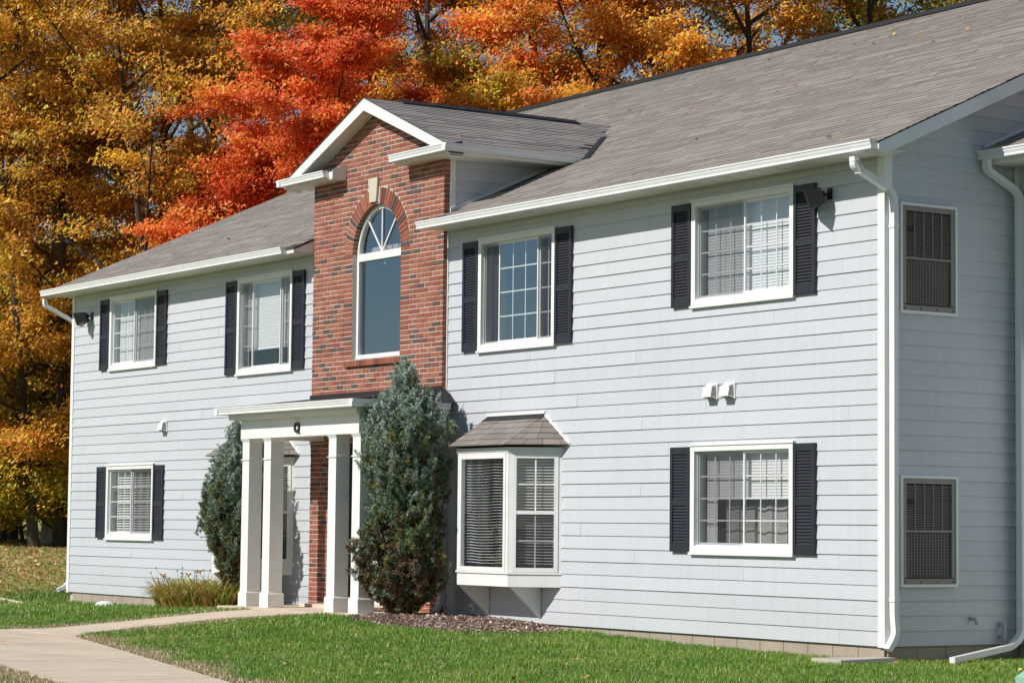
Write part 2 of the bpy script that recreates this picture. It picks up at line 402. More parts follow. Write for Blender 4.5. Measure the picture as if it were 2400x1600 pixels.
def side_rows(x0, x1, hs, rows, parent):
    for i in range(rows):
        z0, z1 = i*E_, (i+1)*E_
        zt = min(z1, TOPZ)
        # joints
        js = [x0]; off = [0.6, 1.9, 3.1, 1.25, 2.5][i % 5] + random.uniform(-.1, .1)
        xx = x0+off
        while xx < x1-.4: js.append(xx); xx += 3.66
        js.append(x1)
        cuts = [h for h in hs if h[0] < x1 and h[1] > x0 and h[2] < zt and h[3] > z0]
        edges = sorted({*js, *[c for h in cuts for c in (h[0], h[1])]})
        for a, b in zip(edges, edges[1:]):
            if b-a < .01: continue
            xm = (a+b)/2
            zz = [(z0, zt)]
            for h in cuts:
                if h[0] < xm < h[1]:
                    nz = []
                    for (p, q) in zz:
                        if h[2] > p: nz.append((p, min(q, h[2])))
                        if h[3] < q: nz.append((max(p, h[3]), q))
                    zz = [(p, q) for p, q in nz if q-p > .012]
            ga = .0012 if a in js else 0; gb = .0012 if b in js else 0
            for p, q in zz: board(parent, a+ga, b-gb, p, q, z1)
CT = .085
side_rows(-W_+CT, BX0-.001, holes, 33, front)
side_rows(BX1+.001+.02, -CT, holes, 33, front)

# corner boards
mb = MB(); mb.box(-CT, .022, -.024, .0, -.01, TOPZ); mb.box(.0005, .0215, .0005, CT, -.01, TOPZ+.02); mb.build('corner_board', m_white, bld)
mb = MB(); mb.box(-W_-.022, -W_+CT, -.024, .0, -.01, TOPZ); mb.box(-W_-.0215, -W_-.0005, .0005, CT, -.01, TOPZ+.02); mb.build('corner_board', m_white, bld)
mb = MB(); mb.box(BX1, BX1+.02, -.03, -.0005, 0, TOPZ); mb.build('trim_strip', m_white, bld)

# right gable wall (x = 0), siding boards run along y
mb = MB(); g0 = 0.151
mb.prism([(-.15, g0, 0), (-.15, BACK, 0), (-.15, BACK, roof_z(0)-.12), (-.15, RIDGE_Y, RIDGE_Z-.12), (-.15, g0, roof_z(g0)-.12)], (-.15, 0, 0), (-.001, 0, 0))
gab = mb.build('gable_wall', m_side, bld)
nrow = int((RIDGE_Z-.15)/E_)
for i in range(nrow):
    z0, z1 = i*E_, (i+1)*E_
    lim = lambda z: max(CT, (z+.09-EAVE_Z)/SL+EAVE_Y)
    ys, ysT = lim(z0), lim(z1+.012)
    if z1 < 5.25: segs = [(ys, 1.842, ysT, 1.842)]
    else:
        segs = [(ys, RIDGE_Y, ysT, RIDGE_Y), (RIDGE_Y, BACK-ys, RIDGE_Y, BACK-ysT)]
    for a, b, at, bt in segs:
        if bt-at < .03: continue
        board(gab, a+.001, b-.001, z0, z1, z1, axis='y', y=0., out=1, at=at, bt=bt)
# left gable wall, rear wall: plain lapped faces (not seen from the front)
mb = MB()
mb.prism([(-W_, .151, 0), (-W_, BACK, 0), (-W_, BACK, roof_z(0)-.12), (-W_, RIDGE_Y, RIDGE_Z-.12), (-W_, .151, roof_z(.15)-.12)], (-W_, 0, 0), (-W_+.15, 0, 0))
for i in range(33): mb.hexa([(-W_-.018, .09, i*E_), (-W_-.018, BACK, i*E_), (-W_, BACK, i*E_), (-W_, .09, i*E_), (-W_-.004, .09, i*E_+E_), (-W_-.004, BACK, i*E_+E_), (-W_, BACK, i*E_+E_), (-W_, .09, i*E_+E_)])
mb.build('left_gable_wall', m_side, bld)
mb = MB(); mb.box(-W_+.151, -.151, BACK-.15, BACK, 0, 5.2); mb.build('rear_wall', m_side, bld)
mb = MB(); mb.box(-W_+.16, -.16, .16, BACK-.16, 2.45, 2.72); mb.box(-W_+.16, -.16, .16, BACK-.16, 5.0, 5.08); mb.box(-W_+.16, -.16, .16, BACK-.16, -.05, .02)
mb.build('interior_floor', m_inner, bld)
mb = MB(); mb.box(-W_+.16, -.16, 3.4, 3.5, .03, 2.44); mb.box(-W_+.16, -.16, 3.4, 3.5, 2.73, 4.99)
for px in (-4.5, -8.62, -12.1, -16.2):
    mb.box(px-.05, px+.05, .16, 3.39, .03, 2.44); mb.box(px-.05, px+.05, .16, 3.39, 2.73, 4.99)
mb.build('partition_wall', m_inner, bld)

# foundation blocks
fnd = empty('foundation', (XC, 0, -.1), bld)
core = MB(); core.box(-W_+.03, -.03, .034, .2, -.42, -.008); core.box(-.2, -.034, .21, BACK-.1, -.42, -.008); core.box(-W_+.034, -W_+.2, .21, BACK-.1, -.42, -.008); core.box(-W_+.21, -.21, BACK-.25, BACK-.1, -.42, -.008)
core.build('foundation_core', m_mortar, fnd)
bmb = MB(); bmb.box(0, .397, .012, .05, -.20, -.004); blk = bmb.mesh('foundation_block', m_block)
bm2 = MB(); bm2.box(0, .397, .012, .05, -.42, -.206); blk2 = bm2.mesh('foundation_block', m_block)
x = -.03-.397; k = 0
while x > -W_:
    if not (-12.2 < x+.2 < -8.5):
        obj('foundation_block', blk, fnd, (x, 0, 0))
        if k % 2 == 0 or True: obj('foundation_block', blk2, fnd, (x + (.2 if x+.6 < -.05 and x+.6 < BX1+3 or x > -8 and x < -.7 else 0), 0, 0))
    x -= .405; k += 1
sb = MB(); sb.box(-.05, -.012, 0, .397, -.20, -.004); sblk = sb.mesh('foundation_block', m_block)
sb = MB(); sb.box(-.05, -.012, 0, .397, -.42, -.206); sblk2 = sb.mesh('foundation_block', m_block)
for i in range(5):
    obj('foundation_block', sblk, fnd, (0, .052+i*.405, 0)); obj('foundation_block', sblk2, fnd, (0, .052+i*.405, 0))

# ---- brick bay
bay = MB()
CH = .0677; BL = .1925; BM_ = .2055
OPC = (-10.345, 4.97, .655)   # arch centre x, spring z, inner radius
RING = .235
OPZ0 = 3.50
def opening_at(z, r):     # x-interval removed by arch of radius r / its jambs
    if z < OPZ0-.0 or z > OPC[1]+r: return None
    h = r if z <= OPC[1] else math.sqrt(max(0, r*r-(z-OPC[1])**2))
    return (OPC[0]-h, OPC[0]+h)
def sub(iv, cut):
    if cut is None: return iv
    out = []
    for a, b in iv:
        if cut[0] > a: out.append((a, min(b, cut[0])))
        if cut[1] < b: out.append((max(a, cut[1]), b))
    return [(a, b) for a, b in out if b-a > .015]
DSL = .41; DAPEX = 7.09; DEAVE_X = 2.24   # dormer roof slope / apex / half width
def dormer_z(x): return DAPEX - DSL*abs(x-XC)
ENTRY = (-11.45, -9.25, 2.32)
def brick_iv(z):
    hw = min((BX1-BX0)/2, (DAPEX-.16-z)/DSL)
    if hw < .05: return []
    iv = [(max(BX0, XC-hw), min(BX1, XC+hw))]
    if z < ENTRY[2]: iv = sub(iv, (ENTRY[0], ENTRY[1]))
    return iv
brickbay = empty('brick_bay', (XC, BY, 0), bld)
ncourse = int((DAPEX-.15)/CH)
bricks = []
for i in range(ncourse):
    z0 = .04+i*CH; zm = z0+CH/2
    iv = brick_iv(zm)
    for a, b in iv: 
        for (p, q) in sub([(a, b)], opening_at(zm, OPC[2]+.05)):
            bay.box(p+(.004 if p == BX0 else 0), q-(.004 if q == BX1 else 0), BY+.006, .0 if zm < 5.15 else .12, z0, z0+CH)
    # field bricks
    iv = sub(iv, opening_at(zm, OPC[2]+RING+.012) if zm > OPC[1] else (opening_at(zm, OPC[2]+RING+.002)))
    if 3.405 < zm < OPZ0: iv = sub(iv, (-11.16, -9.53))
    off = 0 if i % 2 == 0 else BM_/2
    for a, b in iv:
        n0 = math.floor((a-BX0-off)/BM_)-1
        s = BX0+off+n0*BM_
        while s < b:
            p, q = max(a, s), min(b, s+BL)
            if q-p > .014: bricks.append((p, q, z0+.0047, z0+CH-.0047))
            s += BM_
    # jamb band beside the window
    if OPZ0 <= zm <= OPC[1]:
        for sgn in (-1, 1):
            c = OPC[0]+sgn*(OPC[2]+RING/2)
            bricks.append((c-RING/2+.004, c+RING/2-.008, z0+.0047, z0+CH-.0047))
bay.build('mortar', m_mortar, brickbay)
# brick meshes (chamfered unit box variants)
def unit_brick(seed):
    r = random.Random(seed); c = .035; cz = .09; cy = .04
    mb = MB(); j = lambda s: r.uniform(-s, s)
    def ring(y, ix, iz): return [(0+ix+j(.006), y, 0+iz+j(.02)), (1-ix+j(.006), y, 0+iz+j(.02)), (1-ix+j(.006), y, 1-iz+j(.02)), (0+ix+j(.006), y, 1-iz+j(.02))]
    A = ring(0+j(.004), c*.5, cz); B = ring(.06, 0, 0); Cc = [(x_, 1, z_) for x_, _, z_ in ((0, 0, 0), (1, 0, 0), (1, 0, 1), (0, 0, 1))]
    mb.face(A)
    for P, Q in ((A, B), (B, Cc)):
        for k in range(4): mb.face([P[k], P[(k+1) % 4], Q[(k+1) % 4], Q[k]])
    return mb
bvar = [unit_brick(s) for s in range(8)]
bmesh_v = [b.mesh('brick', m_brick) for b in bvar]
bricks.sort(key=lambda t: -(t[0]*.25 + (0 if t[2] > 3.05 else -5) + min(t[1]-t[0], .19)*3 + random.random()*.9))
DEP = .10
rest = MB()
for k, (p, q, z0, z1) in enumerate(bricks):
    jy = random.uniform(-.0035, .0025)
    if k < 300:
        o = obj('brick', bmesh_v[k % 8], brickbay); o.location = (p, BY+jy, z0); o.scale = (q-p, DEP, z1-z0)
        o.matrix_parent_inverse = wm(brickbay).inverted()
    else:
        b = bvar[k % 8]; n0 = len(rest.v)
        # weld rings of the variant so each brick is one island
        key = {}; ids = []
        for v in b.v:
            vv = (p+v[0]*(q-p), BY+jy+v[1]*DEP, z0+v[2]*(z1-z0)); kk = tuple(round(t, 5) for t in vv)
            if kk not in key: key[kk] = len(rest.v); rest.v.append(vv)
            ids.append(key[kk])
        for f in b.f: rest.f.append(tuple(ids[t] for t in f)); rest.m.append(0)
tag(rest.build('bricks', m_brick, brickbay), kind='stuff')
# arch voussoirs
nv = 34
for i in range(nv):
    a0 = math.pi*i/nv; a1 = math.pi*(i+1)/nv
    if abs((a0+a1)/2-math.pi/2) < .10: continue
    g = .0075
    mb = MB(); r0, r1 = OPC[2]+.002, OPC[2]+RING-.004
    pts = []
    for y in (BY-.004+random.uniform(-.002, .002), .06):
        for r, a, s in ((r0, a0, g/r0), (r1, a0, g/r1), (r1, a1, -g/r1), (r0, a1, -g/r0)):
            pts.append((OPC[0]-r*math.cos(a+s), y, OPC[1]+r*math.sin(a+s)))
    mb.hexa(pts); mb.build('arch_brick', m_brick, brickbay)
mb = MB()   # mortar ring behind voussoirs
for i in range(40):
    a0, a1 = math.pi*i/40, math.pi*(i+1)/40
    pts = [(OPC[0]-r*math.cos(a), y, OPC[1]+r*math.sin(a)) for y in (BY+.008, .055) for r, a in ((OPC[2]+.006, a0), (OPC[2]+RING+.006, a0), (OPC[2]+RING+.006, a1), (OPC[2]+.006, a1))]
    mb.hexa(pts)
for sg in (-1, 1):
    c = OPC[0]+sg*OPC[2]; mb.box(min(c+sg*.004, c+sg*.06), max(c+sg*.004, c+sg*.06), BY+.0065, .06, OPZ0, OPC[1])
mb.build('arch_mortar', m_mortar, brickbay)
mb = MB(); kx = -10.42
mb.hexa([(kx-.088, BY-.03, 5.66), (kx+.088, BY-.03, 5.66), (kx+.088, .02, 5.66), (kx-.088, .02, 5.66), (kx-.13, BY-.03, 5.995), (kx+.13, BY-.03, 5.995), (kx+.13, .02, 5.995), (kx-.13, .02, 5.995)])
mb.build('keystone', m_cap, brickbay)
for i in range(22):     # rowlock sill
    x0 = -11.15+i*.0735
    mb = MB(); mb.hexa([(x0+.004, BY-.045, 3.395), (x0+.0695, BY-.045, 3.395), (x0+.0695, .05, 3.405), (x0+.004, .05, 3.405), (x0+.004, BY-.045, 3.475), (x0+.0695, BY-.045, 3.475), (x0+.0695, .05, 3.505), (x0+.004, .05, 3.505)])
    mb.build('sill_brick', m_brick, brickbay)
mb = MB(); mb.box(-11.145, -9.545, BY-.03, .045, 3.40, 3.468); mb.build('sill_mortar', m_mortar, brickbay)

# arch window
def sheet(mb, x0, x1, y, z0, z1): mb.face([(x0, y, z0), (x1, y, z0), (x1, y, z1), (x0, y, z1)])
aw = MB(); YW = .0
def arc(r, n=32): return [(OPC[0]-r*math.cos(math.pi*i/n), OPC[1]+r*math.sin(math.pi*i/n)) for i in range(n+1)]
Ro, Ri = OPC[2], OPC[2]-.055
o_, i_ = arc(Ro), arc(Ri)
for k in range(32):
    aw.hexa([(o_[k][0], YW-.02, o_[k][1]), (o_[k+1][0], YW-.02, o_[k+1][1]), (o_[k+1][0], YW+.05, o_[k+1][1]), (o_[k][0], YW+.05, o_[k][1]),
             (i_[k][0], YW-.02, i_[k][1]), (i_[k+1][0], YW-.02, i_[k+1][1]), (i_[k+1][0], YW+.05, i_[k+1][1]), (i_[k][0], YW+.05, i_[k][1])])
for sg in (-1, 1):
    a, b = sorted((OPC[0]+sg*Ro, OPC[0]+sg*Ri)); aw.box(a, b, YW-.02, YW+.05, OPZ0+.06, OPC[1])
aw.box(OPC[0]-Ro, OPC[0]+Ro, YW-.024, YW+.05, OPZ0+.005, OPZ0+.06)
aw.box(OPC[0]-Ri, OPC[0]+Ri, YW-.03, YW+.045, OPC[1]-.10, OPC[1]+.005)
archw = aw.build('arch_window', m_white, bld)
mb = MB(); cz = OPC[1]+.005
mb.box(OPC[0]-.011, OPC[0]+.011, YW-.004, YW+.012, cz, OPC[1]+Ri)
for a in (math.radians(50), math.radians(130)):
    d = np.array([math.cos(a), math.sin(a)]); n = np.array([-d[1], d[0]])*.011
    p0 = np.array([OPC[0], cz]); p1 = p0+d*(Ri-.0)
    mb.hexa([(*(p0-n)[:1], YW-.003, (p0-n)[1]), (*(p1-n)[:1], YW-.003, (p1-n)[1]), (*(p1-n)[:1], YW+.011, (p1-n)[1]), (*(p0-n)[:1], YW+.011, (p0-n)[1]),
             (*(p0+n)[:1], YW-.003, (p0+n)[1]), (*(p1+n)[:1], YW-.003, (p1+n)[1]), (*(p1+n)[:1], YW+.011, (p1+n)[1]), (*(p0+n)[:1], YW+.011, (p0+n)[1])])
mb.build('fan_muntin', m_white, archw)
mb = MB(); mb.face([(x_, YW+.015, z_) for x_, z_ in reversed(arc(Ri+.003))]); mb.build('glass_pane', m_glassA, archw, fix=False)
mb = MB(); sheet(mb, OPC[0]-Ri-.003, OPC[0]+Ri+.003, YW+.018, OPZ0+.058, OPC[1]-.098); mb.build('glass_pane', m_glassA, archw, fix=False)
mb = MB()   # stairwell behind the arch window
mb.box(BX0+.05, BX0+.15, .16, 3.39, 5.1, 6.4); mb.box(BX1-.15, BX1-.05, .16, 3.39, 5.1, 6.4); mb.box(BX0+.05, BX1-.05, 3.4, 3.5, 5.1, 6.6)
mb.build('stairwell_wall', m_inner, bld)
mb = MB(); mb.tube([(OPC[0], .05, 4.85), (OPC[0], .05, 4.80)], .012, 8); mb.build('window_latch', m_white, archw)

# ---- roofs
def shingles(name, parent, O, U, V, ulen, vlen, keep, exposure=.105, base=(.352, .316, .29), step=.010):
    O, U, V = map(lambda t: np.array(t, float), (O, U, V)); Nn = np.cross(U, V); Nn /= np.linalg.norm(Nn)
    if Nn[2] < 0: Nn = -Nn
    quads = []; cols = []
    nc = int(math.ceil(vlen/exposure))
    for c in range(nc):
        v0 = c*exposure; v1 = min(vlen, v0+exposure+.02)
        u = -rng.uniform(0, .3); cb = rng.normal(1, .05)
        while u < ulen:
            wd = rng.choice([.2, .33, .5, .7]); u0, u1 = max(0, u), min(ulen, u+wd); u += wd
            if u1-u0 < .01: continue
            P = O+U*(u0+u1)/2+V*(v0+exposure/2)
            if not keep(P): continue
            th = step+rng.uniform(0, .003) if rng.random() < .7 else step-.003
            a, b = O+U*u0+V*v0, O+U*u1+V*v0
            cc, d = O+U*u1+V*v1+Nn*.001, O+U*u0+V*v1+Nn*.001
            a2, b2 = a+Nn*th, b+Nn*th
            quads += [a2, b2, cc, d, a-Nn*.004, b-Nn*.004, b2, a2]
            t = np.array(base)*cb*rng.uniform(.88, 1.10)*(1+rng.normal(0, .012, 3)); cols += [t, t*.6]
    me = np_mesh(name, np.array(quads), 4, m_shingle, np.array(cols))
    return tag(obj(name, me, parent), kind='stuff')
OV = .36
RX0, RX1 = -W_-.30, OV
cs = 1/math.sqrt(1+SL*SL); rv = (0, cs, SL*cs); rl = (RIDGE_Y-EAVE_Y+.03)/cs
mb = MB()   # roof decks (front and rear) with the cut for the brick bay
def deck(x0, x1, y0, y1):
    mb.hexa([(x0, y0, roof_z(y0)-.03), (x1, y0, roof_z(y0)-.03), (x1, y1, roof_z(y1)-.03), (x0, y1, roof_z(y1)-.03), (x0, y0, roof_z(y0)-.002), (x1, y0, roof_z(y0)-.002), (x1, y1, roof_z(y1)-.002), (x0, y1, roof_z(y1)-.002)])
deck(RX0, BX0, EAVE_Y-.02, RIDGE_Y); deck(BX1, RX1, EAVE_Y-.02, RIDGE_Y); deck(BX0, BX1, 1.7, RIDGE_Y)
rb = 2*RIDGE_Y-EAVE_Y
mb.hexa([(RX0, RIDGE_Y, RIDGE_Z-.03), (RX1, RIDGE_Y, RIDGE_Z-.03), (RX1, rb, EAVE_Z-.03), (RX0, rb, EAVE_Z-.03), (RX0, RIDGE_Y, RIDGE_Z-.002), (RX1, RIDGE_Y, RIDGE_Z-.002), (RX1, rb, EAVE_Z-.002), (RX0, rb, EAVE_Z-.002)])
roof = mb.build('main_roof', m_roofedge, bld)
def keep_main(P):
    if BX0 < P[0] < BX1 and P[1] < 1.75: return False
    if abs(P[0]-XC) < 2.0 and P[2] < dormer_z(P[0])-.05: return False
    return True
shingles('roof_shingles', roof, (RX0-.02, EAVE_Y-.035, EAVE_Z-.035*SL), (1, 0, 0), rv, RX1-RX0+.04, rl, keep_main)
shingles('rear_shingles', roof, (RX0-.02, rb+.035, EAVE_Z-.035*SL), (1, 0, 0), (0, -cs, SL*cs), RX1-RX0+.04, rl, lambda P: True, exposure=.4)
mb = MB(); xx = RX0
while xx < RX1:
    x2 = min(xx+1.22, RX1)
    mb.hexa([(xx, RIDGE_Y-.15, RIDGE_Z-.045), (x2-.004, RIDGE_Y-.15, RIDGE_Z-.045), (x2-.004, RIDGE_Y, RIDGE_Z+.03), (xx, RIDGE_Y, RIDGE_Z+.03), (xx, RIDGE_Y-.15, RIDGE_Z+.012), (x2-.004, RIDGE_Y-.15, RIDGE_Z+.012), (x2-.004, RIDGE_Y+.001, RIDGE_Z+.062), (xx, RIDGE_Y+.001, RIDGE_Z+.062)])
    mb.hexa([(xx, RIDGE_Y+.15, RIDGE_Z-.045), (x2-.004, RIDGE_Y+.15, RIDGE_Z-.045), (x2-.004, RIDGE_Y, RIDGE_Z+.03), (xx, RIDGE_Y, RIDGE_Z+.03), (xx, RIDGE_Y+.15, RIDGE_Z+.012), (x2-.004, RIDGE_Y+.15, RIDGE_Z+.012), (x2-.004, RIDGE_Y+.001, RIDGE_Z+.062), (xx, RIDGE_Y+.001, RIDGE_Z+.062)])
    xx = x2
mb.build('ridge_vent', m_black, roof)

# gutters
def gutter_profile():   # (out, up) closed outline, K style
    return [(0, 0), (.074, 0), (.086, .003), (.086, .017), (.080, .020), (.084, .034), (.093, .052), (.097, .070), (.095, .078), (.106, .080), (.106, .098), (.094, .098), (.090, .082), (.07, .02), (.006, .008), (.006, .10), (0, .10)]
def gutter(parent, p0, p1, out, z, name='gutter'):
    mb = MB(); p0, p1, out = np.array(p0), np.array(p1), np.array(out)
    poly = [(p0[0]+out[0]*a, p0[1]+out[1]*a, z+b) for a, b in gutter_profile()]
    d = (p1[0]-p0[0], p1[1]-p0[1], 0)
    n = len(mb.v); k = len(poly)
    mb.v += poly+[(p[0]+d[0], p[1]+d[1], p[2]) for p in poly]
    for i in range(k):
        j = (i+1) % k; mb.f.append((n+i, n+j, n+k+j, n+k+i)); mb.m.append(0)
    o = mb.build(name, m_gutter, parent)
    for s, P in ((-1, p0), (1, p1)):
        u = np.array(d[:2])/np.linalg.norm(d[:2])*s
        outl = [(0, 0), (.074, 0), (.086, .003), (.086, .017), (.084, .034), (.097, .07), (.106, .080), (.106, .098), (0, .10)]
        pl = [(P[0]+u[0]*.001+out[0]*a, P[1]+u[1]*.001+out[1]*a, z+b-.0005) for a, b in outl]
        MB().prism(pl, (0, 0, 0), (u[0]*.004, u[1]*.004, 0)).build('end_cap', m_gutter, o)
    return o
GZ_ = EAVE_Z-.075
for x0, x1 in ((RX0+.02, BX0-.002), (BX1+.002, RX1-.03)):
    mb = MB(); mb.box(x0, x1, EAVE_Y-.018, EAVE_Y+.0, TOPZ-.03, EAVE_Z-.012); mb.build('fascia', m_white, bld)
    gutter(bld, (x0-.02, EAVE_Y-.0185), (x1-(.22 if x1 < -5 else -.02), EAVE_Y-.0185), (0, -1), GZ_-.012)
    xc_ = x1-.012 if x1 < -5 else x0
    MB().prism([(xc_, EAVE_Y+.001, TOPZ-.027), (xc_, BY+.004, TOPZ-.027), (xc_, BY+.004, roof_z(BY)-.034), (xc_, EAVE_Y+.001, roof_z(EAVE_Y)-.034)], (0, 0, 0), (.012, 0, 0)).build('eave_end_panel', m_white, bld)
    # soffit panels
    sm = MB(); Lp = .302
    sm.box(.003, Lp-.003, EAVE_Y+.001, -.0255, -.006, .0); sm.box(Lp*.5-.004, Lp*.5+.004, EAVE_Y+.002, -.026, -.0085, -.006); sm.box(Lp-.02, Lp-.0035, EAVE_Y+.002, -.026, -.010, -.0061)
    sme = sm.mesh('soffit_panel', m_soffit)
    sx_ = x0
    while sx_+Lp < x1:
        obj('soffit_panel', sme, bld, (sx_, 0, TOPZ-.02)); sx_ += Lp
    mb = MB(); mb.box(x0, x1, EAVE_Y+.001, .0, TOPZ-.0185, TOPZ-.013); mb.build('soffit_backing', m_soffit, bld)
# rake boards
def rake(x, parent, xo):
    for (ya, za, yb, zb) in ((EAVE_Y-.02, roof_z(EAVE_Y-.02), RIDGE_Y, RIDGE_Z), (rb, EAVE_Z, RIDGE_Y, RIDGE_Z)):
        mb = MB()
        zl = max(za-.20, TOPZ-.03)
        ym = ya+(yb-ya)*.012; zm_ = za+(zb-za)*.012
        mb.hexa([(x, ya, zl), (x, ym, zm_-.16), (x+xo, ym, zm_-.16), (x+xo, ya, zl), (x, ya, za-.012), (x, ym, zm_-.012), (x+xo, ym, zm_-.012), (x+xo, ya, za-.012)])
        ya, za = ym, zm_; zl = za-.16
        mb.hexa([(x, ya, zl), (x, yb, zb-.20), (x+xo, yb, zb-.20), (x+xo, ya, zl), (x, ya, za-.012), (x, yb, zb-.012), (x+xo, yb, zb-.012), (x+xo, ya, za-.012)])
        mb.build('rake_board', m_white, parent)
rake(RX1+.001, bld, .02); rake(RX0-.021, bld, .02)
mb = MB()
for x0, x1 in ((.02, RX1), (RX0, -W_-.02)):
    for (ya, za, yb, zb) in ((EAVE_Y, roof_z(EAVE_Y), RIDGE_Y, RIDGE_Z), (rb, EAVE_Z, RIDGE_Y, RIDGE_Z)):
        mb.hexa([(x0, ya, za-.088), (x1, ya, za-.088), (x1, yb, zb-.088), (x0, yb, zb-.088), (x0, ya, za-.076), (x1, ya, za-.076), (x1, yb, zb-.076), (x0, yb, zb-.076)])
mb.build('rake_soffit', m_soffit, bld)
for x0, x1 in ((.023, .105), (-W_-.105, -W_-.023)):     # boxed eave returns at the corners
    MB().box(x0, x1, EAVE_Y+.002, .0, TOPZ-.034, TOPZ-.0275).build('eave_return', m_white, bld)

# dormer over the brick bay
DY0 = -.30; DVAL = (DAPEX-EAVE_Z)/SL+EAVE_Y
dsl = 1/math.sqrt(1+DSL*DSL)
mb = MB()
for sg in (-1, 1):
    xe = XC+sg*DEAVE_X; ze = dormer_z(xe)
    P = [(XC, DY0), (XC, DVAL+.4), (xe, 2.6), (xe, DY0)]
    lo = [(x_, y_, dormer_z(x_)-.03) for x_, y_ in P]; hi = [(x_, y_, dormer_z(x_)-.002) for x_, y_ in P]
    mb.hexa(lo+hi)
droof = mb.build('dormer_roof', m_roofedge, bld)
for sg in (-1, 1):
    xe = XC+sg*(DEAVE_X+.03)
    O = (xe, DY0-.03, dormer_z(xe)); shingles('dormer_shingles', droof, O, (0, 1, 0), (-sg*dsl, 0, DSL*dsl), DVAL+.5-DY0, (DEAVE_X+.03)/dsl+.0, lambda P: P[2] > roof_z(P[1])-.03)
mb = MB(); yy = .25
while yy < DVAL-.65:
    y2 = min(yy+.5, DVAL-.6); lift = random.uniform(0, .012)
    for sg in (-1, 1):
        mb.hexa([(XC+sg*.14, yy, DAPEX-.045), (XC, yy, DAPEX+.02), (XC, y2, DAPEX+.02), (XC+sg*.14, y2, DAPEX-.045), (XC+sg*.14, yy, DAPEX-.025+lift), (XC+sg*.001, yy, DAPEX+.038+lift), (XC+sg*.001, y2, DAPEX+.034), (XC+sg*.14, y2, DAPEX-.03)])
    yy = y2
mb.build('ridge_vent', m_black, droof)
# valley flashing
mb = MB()
for sg in (-1, 1):
    xe = XC+sg*DEAVE_X; ye = (dormer_z(xe)-EAVE_Z)/SL+EAVE_Y
    p0 = np.array([xe, ye, dormer_z(xe)]); p1 = np.array([XC, DVAL, DAPEX]); p0 = p0-(p1-p0)*.05; p1 = p0+(p1-p0)*.62
    for q0, q1 in ((np.array([sg*.16, 0, 0]), np.array([0, 0, .03])),):
        mb.hexa([tuple(p0+(0, 0, -.01)), tuple(p1+(0, 0, -.01)), tuple(p1+q0+(0, 0, .0)), tuple(p0+q0), tuple(p0+(0, 0, .028)), tuple(p1+(0, 0, .028)), tuple(p1+q0*.8+(0, 0, .022)), tuple(p0+q0+(0, 0, .022))])
mb.build('valley_flashing', m_black, droof)
# gable trim: rake fascia, soffits, returns with gutters
gt = empty('gable_trim', (XC, DY0, 6.2), bld)
for sg in (-1, 1):
    xe = XC+sg*(DEAVE_X+.0)
    mb = MB(); h = .165
    mb.hexa([(XC, DY0-.018, DAPEX-.012-h), (xe, DY0-.018, dormer_z(xe)-.012-h*.75), (xe, DY0+.0, dormer_z(xe)-.012-h*.75), (XC, DY0, DAPEX-.012-h), (XC, DY0-.018, DAPEX-.012), (xe, DY0-.018, dormer_z(xe)-.012), (xe, DY0, dormer_z(xe)-.012), (XC, DY0, DAPEX-.012)])
    mb.build('rake_board', m_white, gt)
    mb = MB()
    mb.hexa([(XC, DY0, DAPEX-.16), (xe, DY0, dormer_z(xe)-.16), (xe, BY+.02, dormer_z(xe)-.16), (XC, BY+.02, DAPEX-.16), (XC, DY0, DAPEX-.145), (xe, DY0, dormer_z(xe)-.145), (xe, BY+.02, dormer_z(xe)-.145), (XC, BY+.02, DAPEX-.145)])
    mb.build('rake_soffit', m_soffit, gt)
    # return box: from eave inwards
    xi = XC+sg*.86; a, b = sorted((xi, xe)); zt = dormer_z(xe)+.015
    mb = MB(); mb.box(a, b, DY0-.02, BY+.01, zt-.125, zt-.02); 
    pent = [(xi, DY0-.02, zt-.02), (xe-sg*.03, DY0-.02, zt-.02), (xe-sg*.03, BY, zt+.0), (xi, BY, zt+.14)]
    mb.build('return_box', m_white, gt)
    MB().prism([(xi+sg*.001, DY0-.02, zt-.126), (xi+sg*.001, BY+.002, zt-.126), (xi+sg*.001, BY+.002, zt+.10), (xi+sg*.001, DY0-.02, zt-.004)], (0, 0, 0), (-sg*.012, 0, 0)).build('return_end', m_white, gt)
    mb = MB(); mb.hexa([(xi, DY0-.03, zt-.019), (xe-sg*.02, DY0-.03, zt-.019), (xe-sg*.02, BY, zt-.019), (xi, BY, zt-.019), (xi, DY0-.03, zt-.008), (xe-sg*.02, DY0-.03, zt-.008), (xe-sg*.02, BY, zt+.05), (xi, BY, zt+.085)])
    mb.build('return_flashing', m_black, gt)
    mb = MB(); mb.box(a+.004, b-.004, DY0-.014, BY+.008, zt-.135, zt-.126); mb.build('return_soffit', m_soffit, gt)
    gutter(gt, (a+(.0 if sg > 0 else 0), DY0-.021), (b-(.10 if sg < 0 else 0), DY0-.021), (0, -1), zt-.108)
    cx0, cx1 = sorted((xe-sg*.03, xe+sg*.075)); MB().box(cx0, cx1, DY0-.093, DY0+.001, zt-.104, zt-.03).build('gutter_corner', m_gutter, gt)
    # side eave
    ye = (dormer_z(xe)-EAVE_Z)/SL+EAVE_Y+.25
    mb = MB(); c0, c1 = sorted((xe, xe-sg*.018)); mb.box(c0, c1, DY0+.0, ye, zt-.125, zt-.03); mb.build('fascia', m_white, gt)
    p0, p1 = ((xe+sg*.001, DY0-.12), (xe+sg*.001, ye-.25))
    gutter(gt, p0, p1, (sg, 0), zt-.108)
    s0, s1 = sorted((xe-sg*.02, XC+sg*(BX1-BX0)/2)); mb = MB(); mb.box(s0, s1, BY+.012, ye, zt-.135, zt-.12); mb.build('eave_soffit', m_soffit, gt)
